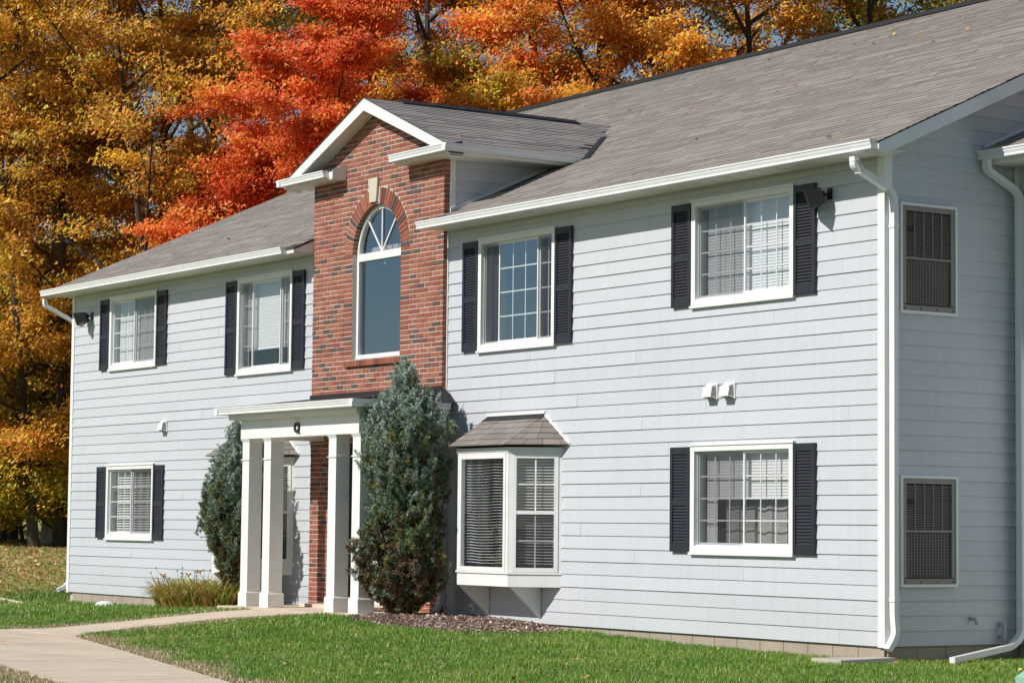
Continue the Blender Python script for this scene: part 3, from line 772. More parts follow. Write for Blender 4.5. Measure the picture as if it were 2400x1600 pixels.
# dormer cheeks
for sg, xw in ((1, BX1-.0), (-1, BX0)):
    ck = MB(); c0, c1 = sorted((xw-sg*.10, xw-sg*.015)); ck.box(c0, c1, .121, 2.4, 4.9, 6.08)
    cheek = ck.build('dormer_cheek', m_inner, bld)
    if sg > 0:
        for i in range(33, 39):
            board(cheek, .085, 2.3, i*E_, min((i+1)*E_, 6.08), (i+1)*E_, axis='y', y=xw-.014, out=1)
        mb = MB(); mb.box(xw-.012, xw+.008, .001, .084, 5.25, 6.06); mb.build('corner_board', m_white, bld)
        mb = MB(); mb.hexa([(xw+.008, .0, roof_z(0)+.0), (xw+.024, .0, roof_z(0)+.0), (xw+.024, 2.2, roof_z(2.2)), (xw+.008, 2.2, roof_z(2.2)), (xw+.008, .0, roof_z(0)+.05), (xw+.024, .0, roof_z(0)+.05), (xw+.024, 2.2, roof_z(2.2)+.05), (xw+.008, 2.2, roof_z(2.2)+.05)]); mb.build('step_flashing', m_gutter, bld)

# ---- windows
def bars(mb, x0, x1, z0, z1, nx, nz, y, t=.009, d=.006):
    for i in range(1, nx): c = x0+(x1-x0)*i/nx; mb.box(c-t, c+t, y, y+d, z0, z1)
    for i in range(1, nz): c = z0+(z1-z0)*i/nz; mb.box(x0, x1, y-.0006, y+d+.0006, c-t, c+t)
def blind(parent, x0, x1, z0, z1, y, pitch=.034, tilt=74, sag=0.):
    mb = MB(); z = z1-.03; t = math.radians(tilt); hw = .0205
    mb.box(x0, x1, y-.02, y+.02, z1-.03, z1)
    nseg = 8 if sag else 1
    while z > z0+.02:
        for s in range(nseg):
            xa, xb = x0+(x1-x0)*s/nseg, x0+(x1-x0)*(s+1)/nseg
            za, zb = [z+sag*math.sin(q*9+z*2.1)*.5+sag*math.sin(q*23+z)*.25 for q in (xa, xb)]
            dy, dz = hw*math.cos(t), hw*math.sin(t)
            mb.face([(xa, y-dy, za-dz), (xb, y-dy, zb-dz), (xb, y+dy, zb+dz), (xa, y+dy, za+dz)])
        z -= pitch*random.uniform(.98, 1.02)
    mb.box(x0, x1, y-.015, y+.015, z0-.0, z0+.018)
    for q in (.2, .8): mb.box(x0+(x1-x0)*q-.003, x0+(x1-x0)*q+.003, y-.024, y-.0225, z0, z1)
    return mb.build('blind', m_blind, parent, fix=False)
def make_window(cx, z0, z1, wd, kind, opt):
    x0, x1 = cx-wd/2, cx+wd/2
    mb = MB(); c = CAS; y = -.040
    mb.box(x0, x0+c, y, .02, z0+.0, z1-c*1.1); mb.box(x1-c, x1, y, .02, z0, z1-c*1.1)
    mb.box(x0-.0, x1+.0, y-.002, .02, z1-c*1.1, z1-.022); mb.box(x0-.012, x1+.012, y-.016, .02, z1-.0215, z1)
    mb.box(x0-.002, x1+.002, y-.001, .02, z0, z0+c*.55); mb.box(x0-.01, x1+.01, y-.020, .02, z0-.028, z0-.0005)
    mb.box(x0+c, x1-c, y+.006, .02, z0+c*.55, z0+c)
    win = mb.build('window', m_white, bld)
    a0, a1, b0, b1 = x0+c, x1-c, z0+c, z1-c*1.1
    mb = MB(); t = .028       # inner jamb liner
    mb.box(a0, a0+t*.5, .005, .12, b0, b1); mb.box(a1-t*.5, a1, .005, .12, b0, b1); mb.box(a0, a1, .006, .12, b1-t*.5, b1+.0); mb.box(a0, a1, .006, .12, b0, b0+t*.5)
    mb.build('jamb', m_white, win)
    if kind in 'ABC':
        parts = [(a0, (a0+a1)/2), ((a0+a1)/2, a1)]; grids = [True, True]
    else:
        q = (a1-a0); parts = [(a0, a0+q*.22), (a0+q*.22, a0+q*.78), (a0+q*.78, a1)]; grids = [False, opt == 'right', True] if opt == 'right' else [True, False, True]
    for i, (p, q) in enumerate(parts):
        yy = .012 if ((i == 1) if opt in ('screenL', 'right', 'left') else (i == 0)) else .034
        s = .024
        mb = MB(); mb.box(p+.001, p+s, yy-.008, yy+.014, b0+.012, b1-.012); mb.box(q-s, q-.001, yy-.008, yy+.014, b0+.012, b1-.012); mb.box(p+s, q-s, yy-.007, yy+.013, b0+.012, b0+.012+s); mb.box(p+s, q-s, yy-.007, yy+.013, b1-.012-s, b1-.012)
        sash = mb.build('sash', m_white, win)
        mb = MB(); sheet(mb, p+s, q-s, yy+.002, b0+.012+s, b1-.012-s); mb.build('glass_pane', m_glassA if (kind == 'T' and opt == 'right' and i == 1) else m_glass, win, fix=False)
        if grids[i]:
            nx = 3 if kind in 'ABC' else (3 if q-p > .6 else 2)
            mb = MB(); bars(mb, p+s, q-s, b0+.012+s, b1-.012-s, nx, 4, yy+.007, .0085); mb.build('muntin_grid', m_white, win)
        if (opt == 'screenL' and i == 0) or (opt == 'screenR' and i == 1) or (kind == 'T' and i != 1):
            mb = MB(); sheet(mb, p+.01, q-.01, -.007, b0+.012, b1-.012); mb.build('insect_screen', m_screen, win, fix=False)
    yb = .10
    if kind == 'A': blind(win, a0+.07, a1-.03, b0+.03, b1-.01, yb)
    elif kind == 'B':
        blind(win, a0+.07, a0+.26, b0+.02, b1-.01, yb); blind(win, a0+.27, a1-.02, b0+(b1-b0)*.49, b1-.01, yb)
        cm = MB(); n = 12; pts = [(a0+.30+(a1-a0-.34)*i/n, .19+.015*math.sin(i*2.4)) for i in range(n+1)]
        for p, q in zip(pts, pts[1:]): cm.face([(p[0], p[1], b0), (q[0], q[1], b0), (q[0], q[1], b0+.62), (p[0], p[1], b0+.62)])
        cm.build('curtain', m_grey, win)
    elif kind == 'C': blind(win, a0+.10, a1-.02, b0+.02, b1-.02, yb, pitch=.042, tilt=42)
    elif opt == 'left': blind(win, a0+.02, a1-.02, b0+.28, b1-.01, yb, tilt=70)
    else:
        mb = MB()   # drawn curtain at the left side
        n = 14; pts = [(a0+.02+.34*i/n, .14+.02*math.sin(i*2.2)) for i in range(n+1)]
        for p, q in zip(pts, pts[1:]): mb.face([(p[0], p[1], b0), (q[0], q[1], b0), (q[0], q[1], b1), (p[0], p[1], b1)])
        mb.build('curtain', m_curt, win)
    # shutters
    for sg in (-1, 1):
        sx0, sx1 = sorted((cx+sg*(wd/2+.006), cx+sg*(wd/2+.366)))
        shutter(sx0, sx1, z0+.0, z1-.03)
def shutter(x0, x1, z0, z1):
    mb = MB(); y = -.052; st = .048
    mb.box(x0, x0+st, y, -.017, z0, z1); mb.box(x1-st, x1, y, -.017, z0, z1)
    mid = z0+(z1-z0)*.47
    for p, q in ((z0, z0+.10), (mid-.035, mid+.035), (z1-.085, z1)): mb.box(x0+st, x1-st, y+.003, -.017, p, q)
    mb.box(x0+st, x1-st, -.027, -.018, z0+.1, z1-.085)
    xm = (x0+x1)/2
    mb.prism([(xm-.10, y-.0, z1-.075), (xm+.10, y, z1-.075), (xm, y, z1-.045)], (0, 0, 0), (0, .002, 0))
    sh = mb.build('shutter', m_shut, bld)
    lv = MB()
    for p, q in ((z0+.10, mid-.035), (mid+.035, z1-.085)):
        n = int((q-p)/.033)
        for i in range(n):
            z = p+(i+.1)*(q-p)/n; h = (q-p)/n
            lv.hexa([(x0+st, y+.006, z), (x1-st, y+.006, z), (x1-st, y+.010, z-.002), (x0+st, y+.010, z-.002), (x0+st, y+.0225, z+h*.86), (x1-st, y+.0225, z+h*.86), (x1-st, y+.0265, z+h*.84), (x0+st, y+.0265, z+h*.84)])
    lv.build('louvers', m_shut, sh)
for wdef in WIN: make_window(*wdef)

# ---- bay windows
def make_bay(cx, mirror):
    FW, D, AW = .585, .50, .455      # half front width, depth, angled run
    zb, zs, zt, ze = .455, .64, 2.10, 2.20
    FL, FR, WL, WR = (cx-FW, -D), (cx+FW, -D), (cx-FW-AW, -.005), (cx+FW+AW, -.005)
    mb = MB()
    ring = [WL, FL, FR, WR]
    def band(z0, z1, ex):
        pts = [(WL[0]-ex, 0), (FL[0]-ex*.4, -D-ex), (FR[0]+ex*.4, -D-ex), (WR[0]+ex, 0)]
        mb.prism([(x_, y_, z0) for x_, y_ in pts], (0, 0, 0), (0, 0, z1-z0))
    band(zb, zs-.03, .0); band(zs-.0295, zs-.002, .018)
    bay_ = mb.build('bay_window', m_white, bld)
    mb = MB(); band(zt+.02, ze-.03, .022); band(zt-.002, zt+.0195, .01); mb.build('bay_head', m_white, bay_)
    faces = [(FL, FR, 'plain'), (FR, WR, 'hung'), (WL, FL, 'hung')]
    for (p, q, kd) in faces:
        p, q = np.array(p), np.array(q); L = np.linalg.norm(q-p); u = (q-p)/L; n = np.array([u[1], -u[0]])
        def bx(m, s0, s1, d0, d1, z0, z1):
            P = [p+u*s+n*d for s, d in ((s0, d1), (s1, d1), (s1, d0), (s0, d0))]
            m.hexa([(P[k][0], P[k][1], z0) for k in range(4)]+[(P[k][0], P[k][1], z1) for k in range(4)])
        def sh2(m, s0, s1, d, z0, z1):
            A, B = p+u*s0+n*d, p+u*s1+n*d; m.face([(A[0], A[1], z0), (B[0], B[1], z0), (B[0], B[1], z1), (A[0], A[1], z1)])
        mb = MB(); j = .05
        bx(mb, 0.002, j, -.05, .004, zs-.002, zt-.002); bx(mb, L-j, L-.002, -.05, .004, zs-.002, zt-.002)
        s0, s1 = j+.0, L-j; fz0, fz1 = zs+.0, zt-.004
        t = .05
        bx(mb, s0, s0+t, -.04, .014, fz0, fz1); bx(mb, s1-t, s1, -.04, .014, fz0, fz1); bx(mb, s0+t, s1-t, -.04, .013, fz1-t*1.2, fz1); bx(mb, s0+t, s1-t, -.04, .013, fz0, fz0+t)
        zm = fz0+(fz1-fz0)*.5
        if kd == 'hung': bx(mb, s0+t, s1-t, -.03, .010, zm-.022, zm+.022)
        fr = mb.build('bay_sash', m_white, bay_)
        mb = MB(); sh2(mb, s0+t, s1-t, -.014, fz0+t, fz1-t*1.2); mb.build('glass_pane', m_glass, bay_, fix=False)
        if kd == 'hung':
            mb = MB(); c = (s0+s1)/2
            for za, zb2 in ((fz0+t, zm-.022), (zm+.022, fz1-t*1.2)):
                bx(mb, c-.009, c+.009, -.0115, -.008, za, zb2); h = (za+zb2)/2; bx(mb, s0+t, s1-t, -.0112, -.0076, h-.009, h+.009)
            mb.build('muntin_grid', m_white, bay_)
            mb = MB(); sh2(mb, s0+t-.0, s1-t+.0, -.004, fz0+t-.0, zm-.022); mb.build('insect_screen', m_screen, bay_, fix=False)
        # blind
        mb = MB(); z = fz1-.06; hw = .0120; tl = math.radians(14 if kd == 'plain' else 22)
        while z > fz0+.08:
            K = 8
            for k in range(K):
                sa, sb = s0+.02+(s1-s0-.04)*k/K, s0+.02+(s1-s0-.04)*(k+1)/K
                sg = .006 if kd == 'plain' else .002
                qa, qb = [z+sg*math.sin(v*7+z*1.3)+sg*.4*math.sin(v*19+z*4) for v in (sa, sb)]
                dy, dz = hw*math.cos(tl), hw*math.sin(tl)
                A = p+u*sa; B = p+u*sb
                mb.face([(*(A-n*(.075-dy)), qa-dz), (*(B-n*(.075-dy)), qb-dz), (*(B-n*(.075+dy)), qb+dz), (*(A-n*(.075+dy)), qa+dz)])
            z -= .036
        mb.build('blind', m_blind, bay_, fix=False)
    mb = MB(); mb.prism([(WL[0]+.05, -.006, zs-.01), (FL[0]+.02, -D+.04, zs-.01), (FR[0]-.02, -D+.04, zs-.01), (WR[0]-.05, -.006, zs-.01)], (0, 0, 0), (0, 0, .012)); mb.build('inner_sill', m_white, bay_)
    # brackets
    for sx_ in (-.59, .59):
        mb = MB(); mb.prism([(cx+sx_-.02, -.021, .06), (cx+sx_-.02, -.021, zb-.002), (cx+sx_-.02, -D+.03, zb-.002)], (0, 0, 0), (.04, 0, 0)); mb.build('bracket', m_white, bay_)
    # hipped roof of individual shingles
    T0, T1 = (cx-.66, -.03, 2.565), (cx+.66, -.03, 2.565)
    ex = .11; EL, ER = (cx-FW-.06, -D-ex, ze-.005), (cx+FW+.06, -D-ex, ze-.005); GL, GR = (WL[0]-.16, -.02, ze-.005), (WR[0]+.16, -.02, ze-.005)
    mb = MB(); mb.face([EL, ER, T1, T0]); mb.face([ER, GR, T1]); mb.face([GL, EL, T0]); mb.face([GL, EL, ER, GR]); mb.face([GL, T0, T1, GR])
    hr = mb.build('bay_roof', m_roofedge, bay_)
    def tri_field(A, B, Ca, Cb):   # quad A-B eave, Ca-Cb top
        A, B, Ca, Cb = map(lambda t: np.array(t, float), (A, B, Ca, Cb)); nn = np.cross(B-A, Ca-A); nn /= np.linalg.norm(nn)
        rows = 5
        for r in range(rows):
            t0, t1 = r/rows, min(1, (r+1)/rows+.02)
            a, b = A+(Ca-A)*t0, B+(Cb-B)*t0; c, d = B+(Cb-B)*t1, A+(Ca-A)*t1
            L = np.linalg.norm(b-a); Lt = np.linalg.norm(c-d)
            wv = .24; offs = [0, .5, .25, .7, .1][r]*wv
            cuts = [0]; s = offs if offs > .04 else wv
            while s < L-.05: cuts.append(s); s += wv*random.choice([.8, 1, 1.2])
            cuts.append(L)
            for s0, s1 in zip(cuts, cuts[1:]):
                f0, f1 = s0/L+.003/L, s1/L-.003/L
                p0, p1 = a+(b-a)*f0, a+(b-a)*f1; q1, q0 = d+(c-d)*f1, d+(c-d)*f0
                th = nn*(.011+random.uniform(0, .006)); tb = nn*.001
                mb = MB(); mb.hexa([tuple(p0), tuple(p1), tuple(q1), tuple(q0), tuple(p0+th), tuple(p1+th), tuple(q1+tb*3), tuple(q0+tb*3)])
                me = mb.mesh('shingle', m_shingle)
                at = me.attributes.new('tint', 'FLOAT_COLOR', 'FACE'); kk = random.uniform(.78, 1.12)
                at.data.foreach_set('color', [v for _ in me.polygons for v in (.27*kk, .238*kk, .215*kk, 1)])
                obj('shingle', me, hr)
    tri_field(EL, ER, T0, T1); tri_field(ER, GR, T1, T1+np.array([1e-4, 0, 0]))
    if not mirror: pass
    tri_field(GL, EL, T0-np.array([1e-4, 0, 0]), T0)
    mb = MB(); mb.hexa([(T0[0]-.02, -.10, 2.50), (T1[0]+.02, -.10, 2.50), (T1[0], -.004, 2.575), (T0[0], -.004, 2.575), (T0[0]-.02, -.105, 2.53), (T1[0]+.02, -.105, 2.53), (T1[0], -.02, 2.595), (T0[0], -.02, 2.595)]); mb.build('ridge_flashing', m_black, bay_)
    mb = MB()   # white trim following the roof line on the wall
    for A, B in ((GL, T0), (T1, GR)):
        A, B = np.array(A), np.array(B); A[1] = B[1] = -.03
        d = (B-A)/np.linalg.norm(B-A); nz = np.array([-d[2], 0, d[0]]); nz = nz if nz[2] > 0 else -nz
        P = [A, B, B+nz*.035, A+nz*.035]
        mb.prism([tuple(q) for q in P], (0, 0, 0), (0, .03, 0))
    mb.box(T0[0]-.005, T1[0]+.005, -.0305, -.0005, 2.597, 2.63)
    mb.build('roof_trim', m_white, bay_)
make_bay(BAYC[0], False); make_bay(BAYC[1], True)

# ---- downspouts
PR = [(-.04, -.03), (.04, -.03), (.04, .03), (-.04, .03)]
def bez(pts, n=6):   # rounded polyline
    pts = [np.array(p, float) for p in pts]; out = [pts[0]]
    for i in range(1, len(pts)-1):
        a, b, c = pts[i-1], pts[i], pts[i+1]
        r = min(.12, .45*np.linalg.norm(a-b), .45*np.linalg.norm(c-b))
        p = b+(a-b)/np.linalg.norm(a-b)*r; q = b+(c-b)/np.linalg.norm(c-b)*r
        for k in range(n+1):
            t = k/n; out.append((1-t)**2*p+2*t*(1-t)*b+t*t*q)
    out.append(pts[-1]); return out
def downspout(pts, elbows, parent=bld, sub_name='elbow', clip=None, up=(1, 0, 0)):
    mb = MB(); mb.sweep(bez(pts), PR, up)
    ds = mb.build('downspout', m_gutter, parent)
    for (c, d) in elbows:      # crimp ribs
        rb_ = MB(); d = np.array(d, float)
        for k in range(7):
            P = np.array(c)+d*k/6
            rb_.box(P[0]-.043, P[0]+.043, P[1]-.034, P[1]+.034, P[2]-.0045, P[2]+.0045)
        rb_.build(sub_name, m_gutter, ds)
    return ds
ds = downspout([(.055, -.47, 5.03), (.055, -.47, 4.93), (.065, .065, 4.70), (.065, .065, .30), (.065, .09, .12), (.065, -.02, -.03)], [])
mb = MB()
for z in (.48, 4.35): mb.box(.018, .112, .028, .101, z-.02, z+.02)
mb.build('strap', m_gutter, ds)
mb = MB()
for k in range(7):
    t = k/6*math.pi*.42; mb.box(.018, .112, -.505+.19*math.sin(t)*.4, -.432+.19*math.sin(t)*.4, 4.985-.02*k-.004, 4.985-.02*k+.004)
mb.build('elbow_ribs', m_gutter, ds)
dsl_ = downspout([(-W_-.16, -.48, 5.03), (-W_-.16, -.48, 4.92), (-W_-.065, .02, 4.66), (-W_-.065, .065, 4.5), (-W_-.065, .065, .22), (-W_-.065, .0, .10), (-W_-.065, -.16, .02)], [])
dp = downspout([(-8.42, -.17, 2.80), (-8.42, -.17, .2), (-8.42, -.25, .08)], [])

# ---- right rear wing (set back), roof edge and downspout
WY = 1.862
mb = MB(); mb.box(.001, 6.0, WY+.001, WY+.15, 0, 5.2); wing = mb.build('wing_wall', m_side, bld)
for i in range(33):
    board(wing, .09, 5.9, i*E_, min((i+1)*E_, 5.19), (i+1)*E_, y=WY)
mb = MB(); mb.box(.02, .09, WY-.022, WY+.0, 0, 5.18); mb.build('corner_board', m_white, bld)
mb = MB(); mb.box(.02, 6.0, WY+.16, 9, -.3, -.01); mb.box(5.85, 6.0, WY+.16, 9, 0, 5.2); mb.build('wing_side', m_side, bld)
mb = MB(); mb.box(.02, 6.0, WY+.03, WY+.12, -.42, -.002); mb.build('wing_foundation', m_block, bld)
WE = (WY-.46, 5.28)
mb = MB(); mb.hexa([(.03, WE[0], WE[1]-.03), (6.3, WE[0], WE[1]-.03), (6.3, 9, WE[1]+.42*(9-WE[0])-.03), (.03, 9, WE[1]+.42*(9-WE[0])-.03), (.03, WE[0], WE[1]), (6.3, WE[0], WE[1]), (6.3, 9, WE[1]+.42*(9-WE[0])), (.03, 9, WE[1]+.42*(9-WE[0]))])
wroof = mb.build('wing_roof', m_roofedge, bld)
c2 = 1/math.sqrt(1+.42**2); shingles('wing_shingles', wroof, (.04, WE[0]-.03, WE[1]-.01), (1, 0, 0), (0, c2, .42*c2), 6.2, 8.2, lambda P: P[0] < 5)
gutter(bld, (.03, WE[0]-.02), (6.2, WE[0]-.02), (0, -1), WE[1]-.13)
mb = MB(); mb.box(.03, 6.2, WE[0]-.018, WE[0], WE[1]-.15, WE[1]-.035); mb.build('fascia', m_white, bld)
mb = MB(); mb.box(.03, 6.2, WE[0]+.001, WY-.001, WE[1]-.16, WE[1]-.145); mb.build('soffit', m_soffit, bld)
mb = MB(); mb.hexa([(.019, WE[0], WE[1]+.01), (.034, WE[0], WE[1]+.01), (.034, 9, WE[1]+.42*(9-WE[0])+.01), (.019, 9, WE[1]+.42*(9-WE[0])+.01), (.019, WE[0], WE[1]+.05), (.034, WE[0], WE[1]+.05), (.034, 9, WE[1]+.42*(9-WE[0])+.05), (.019, 9, WE[1]+.42*(9-WE[0])+.05)]); mb.build('step_flashing', m_gutter, bld)
dw = downspout([(.13, WE[0]-.07, WE[1]-.13), (.13, WE[0]-.07, WE[1]-.24), (.15, WY-.065, WE[1]-.46), (.15, WY-.065, .10), (.18, WY-.25, -.02), (.62, .35, -.115)], [], up=(1, 0, 0))
mb = MB(); mb.box(.10, .20, WY-.10, WY-.018, .40, .44); mb.box(.10, .20, WY-.10, WY-.018, 3.4, 3.44); mb.build('strap', m_gutter, dw)

# ---- air conditioner sleeves on the gable wall
def sleeve(z0, z1, y0=.165, y1=.965):
    mb = MB(); t = .028; X = .045
    mb.box(.0, X+.02, y0, y0+t, z0, z1); mb.box(0, X+.02, y1-t, y1, z0, z1); mb.box(0, X+.019, y0+t, y1-t, z0, z0+t); mb.box(0, X+.019, y0+t, y1-t, z1-t, z1)
    s = mb.build('air_conditioner', m_white, bld)
    a0, a1, b0, b1 = y0+t, y1-t, z0+t, z1-t
    mb = MB(); f = .055; X2 = .055
    mb.box(.002, X2, a0, a0+f, b0, b1); mb.box(.002, X2, a1-f, a1, b0, b1); mb.box(.002, X2-.001, a0+f, a1-f, b0, b0+f*1.3); mb.box(.002, X2-.001, a0+f, a1-f, b1-f, b1); zm = b0+(b1-b0)*.50
    mb.box(.002, X2-.002, a0+f, a1-f, zm-.012, zm+.012); mb.build('casing', m_taupe, s)
    mb = MB(); mb.box(.019, .026, a0+.01, a1-.01, b0+.01, b1-.01); mb.build('coil', m_dark, s)
    mb = MB(); n = 26
    for i in range(n):
        z = zm+.016+(b1-f-zm-.02)*i/n; mb.hexa([(.030, a0+f, z), (.030, a1-f, z), (.040, a1-f, z-.006), (.040, a0+f, z-.006), (.030, a0+f, z+.004), (.030, a1-f, z+.004), (.040, a1-f, z-.002), (.040, a0+f, z-.002)])
    for i in range(1, 5): y = a0+f+(a1-a0-2*f)*i/5; mb.box(.040, .046, y-.005, y+.005, zm+.012, b1-f)
    mb.build('louvers', m_taupe, s)
    mb = MB()
    for i in range(1, 30): z = b0+f*1.3+(zm-.012-b0-f*1.3)*i/30; mb.box(.030, .033, a0+f, a1-f, z-.0025, z+.0025)
    for i in range(1, 15): y = a0+f+(a1-a0-2*f)*i/15; mb.box(.033, .036, y-.003, y+.003, b0+f*1.3, zm-.012)
    mb.build('grille', m_taupe, s)
    mb = MB()
    mb.box(.0555, .057, a0+f*.4, a1-f*.4, b0+f*1.05, b0+f*1.25)
    for i in range(4): y = a0+f*.6+(a1-a0-1.2*f)*i/3; mb.box(.0555, .0575, y-.006, y+.006, b0+.012, b0+.035)
    mb.build('slot', m_dark, s)
    mb = MB(); mb.box(.0465, .048, a0+f*1.02, a0+f*1.02+.10, b1-f-.22, b1-f-.16); mb.build('name_plate', m_dark, s)
sleeve(3.455, 4.615); sleeve(.61, 1.765)
# pipes and taps on the gable wall
mb = MB(); mb.tube([(0, 1.182, .275), (.03, 1.182, .275)], .022, 10); mb.tube(bez([(.03, 1.182, .275), (.09, 1.182, .275), (.09, 1.20, .22)]), .019, 10); mb.build('wall_pipe', m_pvc, bld)
mb = MB(); mb.tube([(0, 1.595, .215), (.02, 1.595, .215)], .028, 10); mb.tube(bez([(.02, 1.595, .215), (.09, 1.595, .215), (.09, 1.60, .04)]), .022, 10); mb.tube([(0, 1.595, .075), (.035, 1.595, .075)], .022, 10); mb.build('wall_pipe', m_pvc, bld)

# ---- vent hoods
def hood(x, z):
    mb = MB(); s = .10
    mb.box(x-s, x+s, -.030, -.012, z-s*.9, z+s*.9)
    mb.hexa([(x-s*.8, -.115, z-s*.62), (x+s*.8, -.115, z-s*.62), (x+s*.8, -.031, z-s*.8), (x-s*.8, -.031, z-s*.8), (x-s*.8, -.085, z+s*.6), (x+s*.8, -.085, z+s*.6), (x+s*.8, -.031, z+s*.8), (x-s*.8, -.031, z+s*.8)])
    v = mb.build('vent_hood', m_white, bld)
    g = MB()
    for i in range(5): zz = z-s*.5+s*.22*i; g.box(x+s*.801, x+s*.815, -.098, -.04, zz, zz+.010)
    for i in range(4): yy = -.095+i*.018; g.box(x+s*.8, x+s*.81, yy, yy+.004, z-s*.55, z+s*.5)
    g.box(x-s*.7, x+s*.7, -.11, -.035, z-s*.82, z-s*.81)
    g.build('vent_grille', m_taupe, v)
hood(-2.875, 2.735); hood(-2.56, 2.735); hood(-17.13, 2.735)
mb = MB(); mb.box(-8.05, -7.95, -.075, -.016, .98, 1.17); mb.box(-8.04, -7.96, -.085, -.0755, .99, 1.16); mb.build('meter_box', m_pvc, bld)

# ---- porch (portico)
PXC = -10.31; PY = -1.30
porch = empty('porch', (PXC, PY, .03), bld)
mb = MB(); mb.box(-12.15, -8.45, -1.53, -.0, -.22, .052); mb.build('porch_slab', m_path, porch)
mb = MB(); mb.box(-11.44, -9.26, -.62, .25, .0525, .10); mb.build('door_step', m_path, porch)
mb = MB(); b0, b1 = PXC-1.66, PXC+1.66
mb.box(b0, b1, PY, PY+.24, 2.375, 2.64); mb.box(b0, b0+.24, PY+.2405, -.10, 2.375, 2.64); mb.box(b1-.24, b1, PY+.2405, -.10, 2.375, 2.64)
beam = mb.build('porch_beam', m_white, porch)
mb = MB(); mb.box(PXC-1.80, PXC+1.80, PY-.125, -.095, 2.6405, 2.725); mb.box(PXC-1.74, PXC+1.74, PY-.06, -.095, 2.622, 2.6404)
mb.box(PXC-1.86, PXC+1.86, PY-.17, -.095, 2.7255, 2.745)
mb.build('cornice', m_white, porch)
mb = MB(); mb.box(b0+.25, b1-.25, PY+.25, -.10, 2.50, 2.53); mb.build('porch_ceiling', m_soffit, porch)
gutter(porch, (PXC-1.94, PY-.171), (PXC+1.94, PY-.171), (0, -1), 2.71)
for sg in (-1, 1): gutter(porch, (PXC+sg*1.861, PY-.27), (PXC+sg*1.861, -.09), (sg, 0), 2.71)
mb = MB()
mb.hexa([(PXC-1.88, PY-.2, 2.80), (PXC+1.88, PY-.2, 2.80), (BX1+.3, -.06, 2.80), (BX0-.3, -.06, 2.80), (PXC-1.88, PY-.2, 2.812), (PXC+1.88, PY-.2, 2.812), (BX1+.05, -.06, 2.99), (BX0-.05, -.06, 2.99)])
mb.box(BX0-.01, BX1+.01, BY-.022, BY-.005, 2.90, 3.035)
mb.build('porch_roof', m_black, porch)
for (c0, c1) in ((-11.975, -11.728), (-11.335, -11.085), (-9.51, -9.257), (-8.872, -8.618)):
    cx = (c0+c1)/2; s = .1; yc = PY+.125
    mb = MB(); mb.hexa([(cx-s*1.04, yc-s*1.04, .24), (cx+s*1.04, yc-s*1.04, .24), (cx+s*1.04, yc+s*1.04, .24), (cx-s*1.04, yc+s*1.04, .24), (cx-s, yc-s, 2.33), (cx+s, yc-s, 2.33), (cx+s, yc+s, 2.33), (cx-s, yc+s, 2.33)])
    col = mb.build('column', m_white, porch)
    mb = MB(); b = .124
    mb.box(cx-b, cx+b, yc-b, yc+b, .0525, .235)
    mb.hexa([(cx-b, yc-b, .2351), (cx+b, yc-b, .2351), (cx+b, yc+b, .2351), (cx-b, yc+b, .2351), (cx-s*1.06, yc-s*1.06, .262), (cx+s*1.06, yc-s*1.06, .262), (cx+s*1.06, yc+s*1.06, .262), (cx-s*1.06, yc+s*1.06, .262)])
    mb.build('column_base', m_white, col)
    mb = MB(); mb.box(cx-.115, cx+.115, yc-.115, yc+.115, 2.078, 2.092); mb.build('collar', m_white, col); mb = MB(); mb.hexa([(cx-.101, yc-.101, 2.33), (cx+.101, yc-.101, 2.33), (cx+.101, yc+.101, 2.33), (cx-.101, yc+.101, 2.33), (cx-.123, yc-.123, 2.372), (cx+.123, yc-.123, 2.372), (cx+.123, yc+.123, 2.372), (cx-.123, yc+.123, 2.372)])
    mb.build('capital', m_white, col)
# the letter Q on the beam
mb = MB(); qx, qz, n = -10.31, 2.495, 28
def ell(a, b, t): return (qx+a*math.cos(t), qz+b*math.sin(t))
for i in range(n):
    t0, t1 = 2*math.pi*i/n, 2*math.pi*(i+1)/n
    P = [ell(.077, .072, t0), ell(.077, .072, t1), ell(.041, .045, t1), ell(.041, .045, t0)]
    mb.hexa([(x_, PY-.022, z_) for x_, z_ in P]+[(x_, PY-.001, z_) for x_, z_ in P])
P = [(qx+.012, qz-.028), (qx+.035, qz-.022), (qx+.086, qz-.082), (qx+.052, qz-.086)]
mb.hexa([(x_, PY-.0235, z_) for x_, z_ in P]+[(x_, PY-.0008, z_) for x_, z_ in P])
mb.build('letter', m_bronze, beam)
# entrance behind the porch
mb = MB(); mb.box(-11.46, -9.24, .24, .28, .04, 2.46); mb.build('entry_panel', m_side, porch)
mb = MB()
for x0 in (-11.30, -10.33):
    mb.box(x0+.02, x0+.92, .18, .235, .10, 2.18)
door = mb.build('door', m_white, porch)
mb = MB()
for x0 in (-11.30, -10.33): sheet(mb, x0+.17, x0+.77, .176, 1.0, 2.03)
mb.build('door_glass', m_glass, door, fix=False)
mb = MB()
for x0 in (-11.30, -10.33):
    mb.box(x0+.17, x0+.77, .172, .1795, .25, .29); mb.box(x0+.17, x0+.77, .172, .1795, .86, .90); mb.box(x0+.17, x0+.21, .172, .1795, .29, .86); mb.box(x0+.73, x0+.77, .172, .1795, .29, .86)
    mb.box(x0+.455, x0+.485, .168, .1735, 1.0, 2.03); mb.box(x0+.17, x0+.77, .168, .1735, 1.5, 1.53)
mb.build('door_panel', m_white, door)

